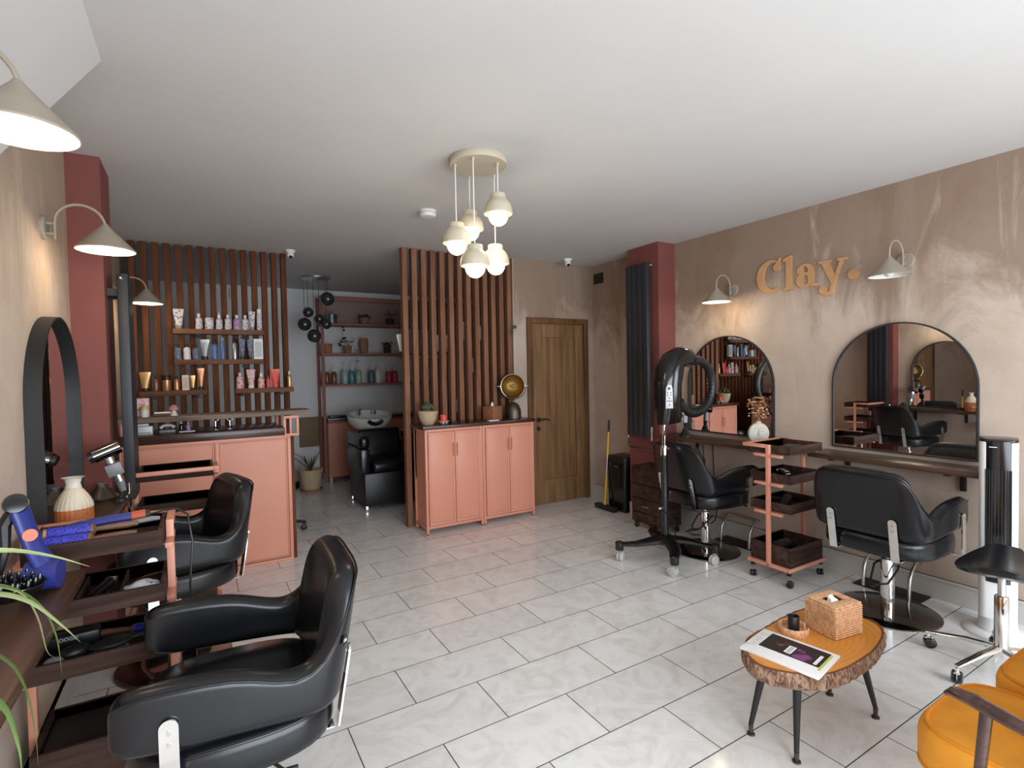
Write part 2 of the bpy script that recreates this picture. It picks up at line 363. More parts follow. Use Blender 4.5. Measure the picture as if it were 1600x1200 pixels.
    def quad(self, pts, T=None):
        vs = [self.bm.verts.new(p) for p in pts]; self.bm.faces.new(vs); self._new(vs, T); return self

def obj(name, mb, mat, parent=None, smooth=True, angle=40, loc=None, rot=None, label=None):
    bmesh.ops.remove_doubles(mb.bm, verts=mb.bm.verts, dist=1e-5)
    bmesh.ops.recalc_face_normals(mb.bm, faces=mb.bm.faces)
    me = bpy.data.meshes.new(name); mb.bm.to_mesh(me); mb.bm.free()
    me.materials.append(mat)
    if smooth:
        for p in me.polygons: p.use_smooth = True
        me.set_sharp_from_angle(angle=math.radians(angle))
    o = bpy.data.objects.new(name, me); COL.objects.link(o)
    if parent is not None: o.parent = parent
    if loc is not None: o.location = loc
    if rot is not None: o.rotation_euler = rot
    if label: o['label'] = label
    return o
def tag(o, label, cat, group=None, kind=None):
    o['label'] = label; o['category'] = cat
    if group: o['group'] = group
    if kind: o['kind'] = kind
    return o
def thing(name, label, cat, loc=(0, 0, 0), rz=0.0, group=None):
    o = bpy.data.objects.new(name, None); COL.objects.link(o); o.empty_display_size = 0.1
    o.location = loc; o.rotation_euler = (0, 0, rz)
    return tag(o, label, cat, group)
def struct(name, mb, mat, parent=None, smooth=False, label=None):
    o = obj(name, mb, mat, parent, smooth)
    if parent is None: o['kind'] = 'structure'
    if label: o['label'] = label
    return o
def copy_tree(src, loc, rz=None, label=None, group=None, parent=None):
    c = src.copy(); COL.objects.link(c)
    if parent is not None: c.parent = parent
    if loc is not None: c.location = loc
    if rz is not None: c.rotation_euler = (0, 0, rz)
    if label: c['label'] = label
    if group: c['group'] = group
    for ch in list(src.children): copy_tree(ch, None, parent=c)
    return c
def arc(cx, cy, r, a0, a1, n, ry=None):
    ry = r if ry is None else ry
    return [(cx+r*math.cos(math.radians(a0+(a1-a0)*k/n)), cy+ry*math.sin(math.radians(a0+(a1-a0)*k/n))) for k in range(n+1)]
def RZ(a): return Matrix.Rotation(a, 4, 'Z')
def TR(x, y, z): return Matrix.Translation((x, y, z))

# ================================================================== SETTING
LX, RX, CZ = -0.565, 3.91, 2.64
struct('floor', MB().box(-0.9, 4.2, -1.8, 8.0, -0.1, 0.0), M['tile'])
struct('ceiling', MB().box(-0.9, 4.2, -1.8, 8.0, CZ, CZ+0.1), M['ceil'])
struct('wall_left', MB().box(LX-0.12, LX, -1.6, 7.72, 0, CZ), M['plaster_pale'])
struct('wall_right', MB().box(RX, RX+0.12, -1.6, 7.72, 0, CZ), M['plaster'])
struct('wall_door', MB().box(2.84, RX, 4.715, 4.83, 0, CZ), M['plaster'])
struct('wall_back', MB().box(LX, RX, 7.72, 7.84, 0, CZ), M['white_wall'])
b = MB(); b.box(LX-0.1, RX+0.1, -1.62, -1.5, 0, 0.28); b.box(LX-0.1, RX+0.1, -1.62, -1.5, 2.45, CZ)
b.box(LX-0.1, -0.25, -1.62, -1.5, 0.28, 2.45); b.box(3.65, RX+0.1, -1.62, -1.5, 0.28, 2.45)
struct('wall_front', b, M['white_wall'])
b = MB()
for x in (-0.22, 1.05, 2.35, 3.62): b.box(x-0.03, x+0.03, -1.60, -1.54, 0.28, 2.45)
b.box(-0.25, 3.65, -1.60, -1.54, 0.28, 0.34); b.box(-0.25, 3.65, -1.60, -1.54, 2.39, 2.45)
struct('window_1', b, M['matt'])
# sloped white boxing where the left wall meets the ceiling, ends at Y 2.45
struct('trim_1', MB().loft([[(-0.275, y, CZ), (LX, y, CZ), (LX, y, 2.24)] for y in (-1.5, 2.445)]), M['ceil'])
# columns
struct('wall_column_left', MB().box(LX, -0.42, 3.51, 3.84, 0, CZ), M['red'])
struct('wall_column_right', MB().box(3.69, RX, 3.50, 3.90, 0, CZ), M['red'])
# skirting
def skirt(x0, x1, y0, y1):
    b = MB(); b.box(x0, x1, y0, y1, 0, 0.135)
    if x1-x0 < y1-y0:
        if x0 > 1: b.box(x0-0.006, x1, y0, y1, 0.118, 0.135, 0.003)
        else: b.box(x0, x1+0.006, y0, y1, 0.118, 0.135, 0.003)
    else: b.box(x0, x1, y0-0.006, y1, 0.118, 0.135, 0.003)
    return b
struct('baseboard_right', skirt(RX-0.018, RX, -1.5, 3.50), M['skirt'])
struct('baseboard_right_far', skirt(RX-0.018, RX, 3.90, 4.715), M['skirt'])
struct('baseboard_left', skirt(LX, LX+0.018, -1.5, 3.51), M['skirt'])
struct('baseboard_column', MB().box(3.675, 3.69, 3.49, 3.90, 0, 0.13), M['skirt'])
struct('baseboard_back', skirt(LX, 1.38, 7.702, 7.72), M['skirt'])
struct('trim_2', MB().box(2.832, 2.845, 4.705, 4.72, 0, CZ), M['plaster_pale'])
# horizontal dark cable trunk line low on the back wall
# door
d = bpy.data.objects.new('door_1', None); COL.objects.link(d); d.location = (3.405, 4.715, 0); d['kind'] = 'structure'; d['label'] = 'boarded oak door in an oak frame on the far wall'
fr = MB(); fr.box(-0.408, -0.345, -0.032, 0, 0, 2.03, 0.004); fr.box(0.345, 0.408, -0.032, 0, 0, 2.03, 0.004); fr.box(-0.345, 0.345, -0.032, 0, 1.967, 2.03, 0.004)
obj('door_frame', fr, M['doorframe'], d)
lf = MB(); lf.box(-0.343, 0.343, -0.012, 0.0, 0.008, 1.965)
x0, x1 = -0.215, 0.225
lf.box(-0.343, x0, -0.022, -0.012, 0.008, 1.965, 0.003); lf.box(x1, 0.343, -0.022, -0.012, 0.008, 1.965, 0.003)
lf.box(x0, x1, -0.022, -0.012, 1.82, 1.965, 0.003); lf.box(x0, x1, -0.022, -0.012, 0.008, 0.27, 0.003)
n = 5; w = (x1-x0)/n
for k in range(n): lf.box(x0+k*w+0.003, x0+(k+1)*w-0.003, -0.0185, -0.012, 0.272, 1.818, 0.003)
leaf = obj('door_leaf', lf, M['door'], d)
h = MB(); h.cyl((-0.285, -0.020, 0.93), (-0.285, -0.034, 0.93), 0.027); h.tube([(-0.285, -0.034, 0.93), (-0.285, -0.065, 0.932), (-0.262, -0.07, 0.936), (-0.21, -0.068, 0.938), (-0.165, -0.066, 0.922)], [0.008, 0.009, 0.010, 0.009, 0.006])
obj('door_handle', h, M['matt'], leaf)
h = MB(); h.cyl((-0.285, -0.020, 0.835), (-0.285, -0.030, 0.835), 0.024); h.cyl((-0.285, -0.03, 0.84), (-0.285, -0.033, 0.84), 0.006)
obj('keyhole_plate', h, M['matt'], leaf)
# air vent high on the right wall by the corner
v = thing('air_vent', 'small dark square air vent high on the right wall beside the far corner', 'vent', (RX, 4.60, 2.43))
b = MB(); b.box(-0.010, -0.001, -0.078, 0.078, 0, 0.115, 0.002); obj('vent_frame', b, M['black'], v)
b = MB()
for k in range(5): b.box(-0.016, -0.010, -0.068, 0.068, 0.012+k*0.020, 0.022+k*0.020, 0.002)
obj('vent_louvre', b, M['bronze'], v)

# ================================================================== SLAT SCREENS
def screen(name, label, xs, y0, y1, z0, z1, w, mat, group=None):
    t = thing(name, label, 'slat screen', ((xs[0]+xs[-1])/2, (y0+y1)/2, z0))
    first = None
    for x in xs:
        if first is None:
            first = obj('slat', MB().box(-w/2, w/2, (y0-y1)/2, (y1-y0)/2, 0, z1-z0, 0.002, 1), mat, t, False)
            s = first
        else:
            s = first.copy(); COL.objects.link(s); s.parent = t
        s.location = (x-t.location.x, 0, 0)
    return t
scrR = screen('slat_screen', 'tall screen of brown wooden slats behind the pair of salmon cabinets', [1.678+k*0.0942 for k in range(13)], 4.735, 4.805, 0.0, CZ, 0.050, M['slat'])
scrL = screen('slat_screen', 'tall screen of dark brown wooden slats behind the reception counter, carrying product shelves', [-0.47+k*0.0857 for k in range(15)], 5.50, 5.57, 0.0, CZ, 0.048, M['slat_dark'])

# ================================================================== RECEPTION COUNTER
t = thing('reception_counter', 'salmon pink reception counter with dark wooden worktop at the left', 'counter', (0.05, 4.46, 0))
b = MB(); b.box(-0.55, 0.555, 0.012, 0.03, 0.02, 0.985)          # front board
b.box(-0.55, -0.545, 0.03, 0.50, 0.02, 0.985); b.box(0.535, 0.555, 0.03, 0.50, 0.02, 0.985)
obj('panel_board', b, M['salmon'], t)
def frame_rect(b, x0, x1, z0, z1, w, y0, y1, bev=0.002):
    b.box(x0, x1, y0, y1, z1-w, z1, bev); b.box(x0, x1, y0, y1, z0, z0+w, bev)
    b.box(x0, x0+w, y0, y1, z0+w, z1-w, bev); b.box(x1-w, x1, y0, y1, z0+w, z1-w, bev)
b = MB(); frame_rect(b, -0.55, 0.555, 0.0, 0.995, 0.024, -0.004, 0.022); b.box(0.032, 0.056, -0.004, 0.022, 0.024, 0.971, 0.002)
frame_rect(b, -0.52, 0.024, 0.03, 0.965, 0.006, 0.004, 0.014, 0.001); frame_rect(b, 0.064, 0.525, 0.03, 0.965, 0.006, 0.004, 0.014, 0.001)
obj('frame', b, M['salmon'], t)
b = MB(); b.box(-0.56, 0.515, -0.012, 0.52, 0.996, 1.058, 0.003); obj('worktop', b, M['darktop'], t)
b = MB(); b.box(0.556, 0.585, 0.03, 0.09, 0, 0.98, 0.002); obj('side_post', b, M['slat_dark'], t)
b = MB(); frame_rect(b, 0.505, 0.62, 0.985, 1.145, 0.020, -0.010, 0.012); b.box(0.55, 0.565, -0.010, 0.012, 1.0, 1.13, 0.002); obj('bracket', b, M['salmon'], t, label='open rectangular salmon bracket')
# raised shelf of rough oak above the worktop
t2 = thing('raised_shelf', 'rough-sawn grey-brown oak shelf raised above the reception worktop', 'shelf', (0.13, 4.64, 1.147))
b = MB(); b.box(-0.66, 0.64, -0.14, 0.14, 0, 0.036, 0.003); obj('board', b, M['rough'], t2)
b = MB(); b.box(-0.62, -0.60, -0.08, 0.08, -0.089, 0, 0.002); b.box(0.40, 0.42, 0.06, 0.10, -0.089, 0, 0.002); obj('support', b, M['salmon'], t2)

# ================================================================== SALMON CABINETS
def cabinet(loc, label):
    t = thing('metal_cabinet', label, 'cabinet', loc, 0, 'pair of two-door cabinets before the slat screen')
    w, dp, h = 0.578, 0.29, 0.951
    b = MB(); b.box(0.014, w-0.014, 0.012, dp-0.004, 0.06, h-0.01); obj('body', b, M['salmon'], t)
    b = MB()
    for x in (0, w-0.024):
        for y in (0, dp-0.024): b.box(x, x+0.024, y, y+0.024, 0.008, h, 0.002)
    for z in (0.05, h-0.024):
        for y in (0, dp-0.024): b.box(0.024, w-0.024, y, y+0.024, z, z+0.024, 0.002)
        for x in (0, w-0.024): b.box(x, x+0.024, 0.024, dp-0.024, z, z+0.024, 0.002)
    obj('frame', b, M['salmon'], t)
    mid = w/2
    for i, (x0, x1, hx, hg) in enumerate(((0.028, mid-0.002, mid-0.018, 0.031), (mid+0.002, w-0.028, mid+0.018, w-0.031))):
        b = MB(); b.box(x0, x1, -0.004, 0.012, 0.08, h-0.030, 0.002)
        frame_rect(b, x0+0.001, x1-0.001, 0.081, h-0.031, 0.020, -0.009, -0.003, 0.002)
        d = obj('door', b, M['salmon'], t)
        b = MB(); b.tube([(hx, -0.006, 0.70), (hx, -0.026, 0.70), (hx, -0.026, 0.81), (hx, -0.006, 0.81)], 0.0045, 6)
        obj('handle', b, M['salmon_dark'], d)
        for z in (0.22, 0.75):
            b = MB(); b.cyl((hg, -0.010, z-0.02), (hg, -0.010, z+0.02), 0.005, n=8); b.cyl((hg, -0.010, z+0.022), (hg, -0.010, z+0.03), 0.004, n=8); obj('hinge', b, M['salmon'], d)
    for x in (0.012, w-0.012):
        for y in (0.012, dp-0.012):
            b = MB(); b.cyl((x, y, 0), (x, y, 0.009), 0.010, n=10); obj('foot', b, M['matt'], t)
    return t
cabinet((1.712, 4.41, 0), 'left one of the two salmon metal cabinets, with two doors, under the potted cactus')
cabinet((2.294, 4.41, 0), 'right one of the two salmon metal cabinets, with two doors, nearer the oak door')
tp = obj('cabinet_top', MB().box(1.69, 2.885, 4.392, 4.715, 0.952, 0.982, 0.003), M['darktop']); tag(tp, 'dark stained wooden top laid across both salmon cabinets', 'worktop')

# ================================================================== ARCHED MIRRORS
def arch_pts(w, h, n=28, inset=0.0, r=None):
    # half round top on straight sides, u across, v up
    R = w/2-inset; hh = h-w/2
    pts = [(-R, inset), ]
    pts += [(-x, y) for x, y in [(R*math.cos(PI*k/n), hh+R*math.sin(PI*k/n)) for k in range(n+1)]]
    pts += [(R, inset)]
    return pts
def arched_mirror(loc, side, w, h, depth, label, rim=0.008):
    # side +1: on the wall at smaller x (faces +x); -1: faces -x
    t = thing('arched_mirror', label, 'mirror', loc)
    o = arch_pts(w, h); i = arch_pts(w, h, inset=rim)
    s = side
    rings = [[(s*0.002, u, v) for u, v in o], [(s*depth, u, v) for u, v in o], [(s*depth, u, v) for u, v in i], [(s*0.002, u, v) for u, v in i]]
    b = MB(); b.loft(rings+[rings[0]], cap=False); obj('frame', b, M['matt'], t, True, 35)
    b = MB(); vs = [b.bm.verts.new((s*(depth-0.012 if depth < 0.04 else depth-0.028), u, v)) for u, v in i]; b.bm.faces.new(vs)
    vs2 = [b.bm.verts.new((s*0.003, u, v)) for u, v in i]; b.bm.faces.new(vs2[::-1])
    for k in range(len(vs)): b.bm.faces.new((vs[k], vs2[k], vs2[(k+1) % len(vs)], vs[(k+1) % len(vs)]))
    obj('glass', b, M['mirror'], t, False)
    return t
arched_mirror((RX, 2.915, 0.885), -1, 0.84, 0.845, 0.030, 'arched black-framed mirror on the right wall nearer the red column, behind the hood dryer')
arched_mirror((RX, 1.637, 0.885), -1, 0.82, 0.85, 0.030, 'large arched thin-framed mirror on the right wall nearest the tower fan')
arched_mirror((LX, 2.965, 0.875), 1, 0.74, 0.865, 0.055, 'arched mirror with a deep black frame on the left wall')

# ================================================================== WALL SHELVES (STATIONS)
def wall_shelf(name, x0, x1, y0, y1, z, label, by):
    t = thing(name, label, 'shelf', ((x0+x1)/2, (y0+y1)/2, z))
    hx, hy = (x1-x0)/2, (y1-y0)/2
    obj('board', MB().box(-hx, hx, -hy, hy, -0.032, 0, 0.003), M['walnutY'], t)
    for y in by:
        b = MB(); b.box(-hx+0.01, hx-0.01, y-t.location.y-0.015, y-t.location.y+0.015, -0.042, -0.033, 0.001)
        sx = hx if x1 > 2 else -hx
        b.box(min(sx, sx-math.copysign(0.012, sx)), max(sx, sx-math.copysign(0.012, sx)), y-t.location.y-0.015, y-t.location.y+0.015, -0.16, -0.033, 0.001)
        obj('bracket', b, M['matt'], t)
    return t
wall_shelf('wall_shelf', 3.66, RX, 2.36, 3.49, 0.845, 'brown wooden shelf under the far right arched mirror', (2.55, 3.25))
wall_shelf('wall_shelf', 3.66, RX, 1.08, 2.10, 0.858, 'brown wooden shelf under the near right arched mirror', (1.3, 1.95))
wall_shelf('wall_shelf', LX, -0.34, 2.58, 3.505, 0.85, 'dark brown shelf under the deep-framed mirror on the left wall', (2.75, 3.3))
wall_shelf('wall_shelf', LX, -0.34, 0.85, 2.185, 0.85, 'dark brown shelf on the left wall nearest the viewer, under the spider plant', (1.1, 2.0))

# ================================================================== RADIATORS
def radiator(loc, side, label, n, z0, z1, width, th=0.05, off=0.05):
    t = thing('radiator', label, 'radiator', loc)
    p = width/n; s = side
    for k in range(n):
        y = -width/2+p*(k+0.5)
        b = MB(); xa, xb = sorted((s*off, s*(off+th))); b.box(xa, xb, y-p*0.46, y+p*0.46, z0, z1, 0.006)
        obj('column', b, M['anth'], t)
    b = MB(); xa, xb = sorted((s*(off+0.008), s*(off+0.02))); b.box(xa, xb, -width/2+0.01, width/2-0.01, z0+0.03, z0+0.07); b.box(xa, xb, -width/2+0.01, width/2-0.01, z1-0.07, z1-0.03)
    obj('header', b, M['anth'], t)
    b = MB()
    for y in (-width/2+0.05, width/2-0.05):
        for z in (z0+0.1, z1-0.1): xa, xb = sorted((s*0.0015, s*(off+0.008))); b.box(xa, xb, y-0.015, y+0.015, z-0.02, z+0.02)
    obj('wall_bracket', b, M['matt'], t)
    xv = s*(off+0.02)
    for y in (-width/2-0.012, width/2+0.012):
        b = MB(); b.cyl((xv, y, z0-0.03), (xv, y, z0+0.055), 0.011); b.cyl((xv, y, z0+0.055), (xv, y, z0+0.10), 0.014); b.cyl((xv, y, z0+0.02), (xv, y+(0.03 if y < 0 else -0.03), z0+0.02), 0.009)
        obj('valve', b, M['chrome'], t)
    y = -width/2-0.012
    b = MB(); b.tube([(xv, -y, z0-0.03), (xv, -y, z0-0.10), (xv, -y-0.02, z0-0.115), (xv, y-0.1, z0-0.125)], 0.007, 8); b.tube([(xv, y, z0-0.03), (xv, y, z0-0.09), (xv, y-0.1, z0-0.10)], 0.007, 8)
    obj('pipe', b, M['darkchrome'], t)
    b = MB(); b.cyl((xv, -width/2, z1-0.03), (xv, -width/2-0.022, z1-0.03), 0.010); b.ball((xv, -width/2-0.026, z1-0.03), 0.010); obj('air_valve', b, M['steel'], t)
    return t
radiator((3.69, 3.69, 0), -1, 'tall black vertical radiator on the red column right of the oak door', 4, 0.815, 2.45, 0.285)
radiator((-0.42, 3.66, 0), 1, 'tall black vertical radiator on the left red column, seen edge-on', 4, 0.80, 2.04, 0.24)

# ================================================================== SALON CHAIRS
def rrect(a, b, r, seg=4):
    # rounded rectangle outline, half sizes a (u), b (v)
    r = min(r, a*0.98, b*0.98); pts = []
    for cx, cy, a0 in ((a-r, b-r, 0), (-(a-r), b-r, 90), (-(a-r), -(b-r), 180), (a-r, -(b-r), 270)):
        pts += arc(cx, cy, r, a0, a0+90, seg)
    return pts
def chair_shell():
    # stations along half the wrap: x, y, top, bottom, half thickness, lean
    st = [(-0.262, 0.000, 0.892, 0.505, 0.045, 1.0), (-0.262, 0.080, 0.892, 0.505, 0.045, 1.0), (-0.260, 0.140, 0.890, 0.505, 0.045, 1.0),
          (-0.255, 0.185, 0.884, 0.505, 0.045, 1.0), (-0.247, 0.212, 0.866, 0.506, 0.044, 1.0), (-0.238, 0.231, 0.828, 0.507, 0.043, 1.0),
          (-0.230, 0.244, 0.775, 0.508, 0.041, 1.0), (-0.220, 0.253, 0.722, 0.510, 0.040, 0.9), (-0.207, 0.260, 0.682, 0.512, 0.039, 0.75),
          (-0.188, 0.264, 0.658, 0.514, 0.038, 0.55), (-0.160, 0.267, 0.650, 0.517, 0.037, 0.35), (-0.122, 0.269, 0.662, 0.520, 0.036, 0.15),
          (-0.075, 0.270, 0.682, 0.523, 0.036, 0), (-0.020, 0.271, 0.696, 0.526, 0.036, 0), (0.050, 0.271, 0.704, 0.529, 0.036, 0),
          (0.120, 0.271, 0.708, 0.532, 0.036, 0), (0.185, 0.270, 0.709, 0.536, 0.036, 0), (0.232, 0.268, 0.706, 0.542, 0.035, 0), (0.258, 0.265, 0.693, 0.555, 0.031, 0), (0.270, 0.262, 0.674, 0.574, 0.022, 0)]
    st = [(x*0.9+0.02-0.035*max(0.0, min(1.0, (-0.10-x)/0.11)), y, a, b_, h, l) for x, y, a, b_, h, l in st]
    full = [(x, -y, a, b_, h, l) for x, y, a, b_, h, l in st[:0:-1]] + st
    return full
def shell_rings(full):
    rings = []; top = []; N = len(full)
    for i, (x, y, zt, zb, h, l) in enumerate(full):
        a = full[max(i-1, 0)]; c = full[min(i+1, N-1)]
        t = Vector((c[0]-a[0], c[1]-a[1], 0)).normalized(); nrm = Vector((t.y, -t.x, 0))
        if nrm.dot(Vector((x, y, 0))) < 0: nrm = -nrm
        hb = (zt-zb)/2; zc = (zt+zb)/2; ring = []
        for u, v in rrect(h, hb, h*0.95, 4):
            z = zc+v; ring.append(Vector((x, y, z))+nrm*u+Vector((-0.17*l*(z-0.52), 0, 0)))
        rings.append(ring)
        top.append(Vector((x-0.17*l*(zt-0.025-0.52), y, zt-0.016))+nrm*(h*0.92))
    return rings, top
def make_chair(name, label, loc, rz, dz=0.0, disc=0.26):
    t = thing(name, label, 'salon chair', loc, rz, 'black leather styling chairs')
    full = chair_shell(); rings, top = shell_rings(full)
    Z = TR(0, 0, dz)
    b = MB(Z); b.loft(rings); sh = obj('back_and_arms', b, M['leather'], t, True, 60)
    md = sh.modifiers.new('sub', 'SUBSURF'); md.levels = 1; md.render_levels = 2
    b = MB(Z); b.tube(top[1:-1], 0.0038, 6); obj('piping', b, M['leather'], sh)
    b = MB(Z)
    prof = [(0.0, 0.402), (0.95, 0.402), (0.985, 0.410), (1.0, 0.430), (1.0, 0.475), (0.975, 0.500), (0.90, 0.512), (0.5, 0.520), (0, 0.522)]
    n = 40; rr = []
    for s, z in prof:
        ring = []
        for k in range(n):
            a = 2*PI*k/n; ca, sa = math.cos(a), math.sin(a)
            e = 0.62
            ring.append(Vector((s*math.copysign(abs(ca)**e, ca)*(0.245 if ca > 0 else 0.300)+0.02, s*math.copysign(abs(sa)**e, sa)*0.286, z)))
        rr.append(ring)
    b.loft(rr, cap=False); st = obj('seat', b, M['leather'], t, True, 60)
    b = MB(Z); b.tube([p*1.0+Vector((0, 0, 0)) for p in [Vector((v.x*1.002, v.y*1.002, 0.497)) for v in rr[5]]], 0.0035, 6, closed=True); obj('seat_piping', b, M['leather'], st)
    # chrome straps
    for (x, y, ang, lean) in ((-0.302, 0.160, 0, 0.17), (-0.302, -0.160, 0, 0.17), (0.14, 0.314, 90, 0), (0.14, -0.314, 90, 0)):
        b = MB(Z)
        for z0, z1 in ((0.0, 1.0),):
            pts = [(-0.021, 0.395), (0.021, 0.395)]+[(0.021*math.cos(a), 0.612+0.021*math.sin(a)) for a in [PI*k/8 for k in range(9)]]
            ring0 = []; ring1 = []
            for u, z in pts:
                off = -lean*(z-0.52) if lean else 0
                if lean: ring0.append((x+off+0.004, y+u, z)); ring1.append((x+off-0.002, y+u, z))
                else:
                    sg = math.copysign(1, y); ring0.append((x+u, y-sg*0.004, z)); ring1.append((x+u, y+sg*0.002, z))
            b.loft([ring0, ring1])
        if lean: b.box(x+0.035, -0.12, y-0.021, y+0.021, 0.394, 0.400, 0.001)
        else:
            y0, y1 = sorted((y, math.copysign(0.20, y))); b.box(x-0.021, x+0.021, y0, y1, 0.394, 0.400, 0.001)
        s = obj('strap', b, M['chrome'], t, label='chrome strap')
        for z in (0.600, 0.570):
            b = MB(Z)
            if lean: b.cyl((x-lean*(z-0.52)-0.001, y, z), (x-lean*(z-0.52)-0.005, y, z), 0.006, n=8)
            else: b.cyl((x, y, z), (x, y+math.copysign(0.004, y), z), 0.006, n=8)
            obj('screw', b, M['steel'], s)
    b = MB(Z); b.box(-0.14, 0.14, -0.14, 0.14, 0.375, 0.403, 0.006); obj('seat_plate', b, M['matt'], t)
    b = MB(); b.lathe([(0, 0.015), (0.036, 0.015), (0.036, 0.30), (0.034, 0.315), (0.018, 0.318), (0.018, 0.376+dz), (0, 0.376+dz)], n=24); obj('column', b, M['chrome'], t, label='chrome pump column')
    b = MB(); b.lathe([(0, 0.0), (disc, 0.0), (disc, 0.006), (disc-0.006, 0.010), (disc*0.5, 0.015), (0.05, 0.018), (0, 0.019)], n=56); obj('base_disc', b, M['darkchrome'], t, label='polished round base disc')
    b = MB(); b.tube([(0.02, 0.05, 0.285), (-0.02, 0.062, 0.27), (-0.10, 0.045, 0.20), (-0.135, 0, 0.188), (-0.10, -0.045, 0.20), (-0.02, -0.062, 0.27), (0.02, -0.05, 0.285)], 0.006, 8)
    b.tube([(-0.135, 0.0, 0.188), (-0.175, 0.0, 0.186)], 0.008, 8); obj('pump_pedal', b, M['matt'], t)
    return t
chA = make_chair('salon_chair', 'black leather salon chair between the tower fan and the salmon trolley, its back turned', (3.475, 1.515, 0), 0.0)
copy_tree(chA, (3.452, 2.80, 0), math.radians(-5), 'black leather salon chair behind the hood dryer stand on the right', 'black leather styling chairs')
chL = copy_tree(chA, (0.065, 1.83, 0), math.radians(180-3), 'black leather salon chair nearest the viewer at the lower left, seen from its side', 'black leather styling chairs')
chF = copy_tree(chA, (-0.150, 3.215, 0), math.radians(180+14), 'black leather salon chair on the left between the tool trolley and the reception counter', 'black leather styling chairs'); chF.scale = (1, 1, 1.03)
# little woven tag on the near chair
b = MB(); b.box(-0.012, 0.012, -0.001, 0.001, -0.016, 0.016)
tg = obj('woven_tag', b, M['leather'], chL, label='small woven tag with white letters')
tg.location = (-0.289, 0.271, 0.70); tg.rotation_euler = (0.0, 0.17, math.radians(234)); tg.scale = (0.8, 0.8, 0.8)

# footrests by the walls
def footrest(loc, rz, label):
    t = thing('footrest', label, 'footrest', loc, rz, 'footrests by the skirting')
    b = MB(); b.box(-0.07, 0.10, -0.19, 0.19, 0, 0.008, 0.003); obj('floor_plate', b, M['matt'], t)
    for y in (-0.13, 0.13):
        b = MB(); b.tube([(-0.055, y, 0.008), (-0.053, y, 0.06), (-0.040, y, 0.13), (-0.010, y, 0.18), (0.03, y, 0.208), (0.055, y, 0.215)], 0.011, 10); obj('curved_tube', b, M['steel'], t)
    b = MB(); b.cyl((0.055, -0.15, 0.218), (0.055, 0.15, 0.218), 0.010); obj('foot_bar', b, M['steel'], t)
    return t
fA = footrest((3.787, 1.64, 0), 0, 'grey tube footrest on a black plate beneath the near right shelf')
copy_tree(fA, (3.787, 2.74, 0), 0, 'grey tube footrest on a black plate beneath the far right shelf', 'footrests by the skirting')
copy_tree(fA, (-0.442, 1.86, 0), PI, 'tube footrest under the left shelf, beside the near trolley', 'footrests by the skirting')
# loose black cable behind the far chair
o = obj('cable', MB().tube([(3.86, 3.05, 0.80), (3.84, 3.02, 0.45), (3.82, 2.98, 0.20), (3.80, 2.98, 0.14), (3.77, 3.0, 0.11), (3.72, 3.1, 0.04), (3.68, 3.2, 0.007), (3.66, 3.10, 0.007), (3.72, 3.02, 0.012), (3.80, 3.08, 0.10), (3.85, 3.10, 0.20), (3.87, 3.14, 0.45), (3.87, 3.16, 0.80)], 0.005, 8), M['black']); tag(o, 'loose black mains cable hanging under the far right shelf', 'cable')

# ================================================================== CASTER
def caster(parent, x, y, r=0.024, z0=0.055, mat_w='black', mat_h='black', w=0.022, a=0.4):
    T = TR(x, y, 0) @ RZ(a)
    b = MB(T); b.cyl((0, 0, z0-0.012), (0, 0, z0+0.004), 0.010); b.box(-0.018, 0.010, -w*0.62, w*0.62, z0-0.024, z0-0.012, 0.003); c = obj('caster', b, M[mat_h], parent)
    for s in (-1, 1):
        b = MB(T); b.lathe([(0, -0.008), (r*0.8, -0.008), (r, -0.005), (r, 0.005), (r*0.8, 0.008), (0, 0.008)], (-0.010, s*0.011, r), 18, (0, 1, 0)); obj('wheel', b, M[mat_w], c)
    return c

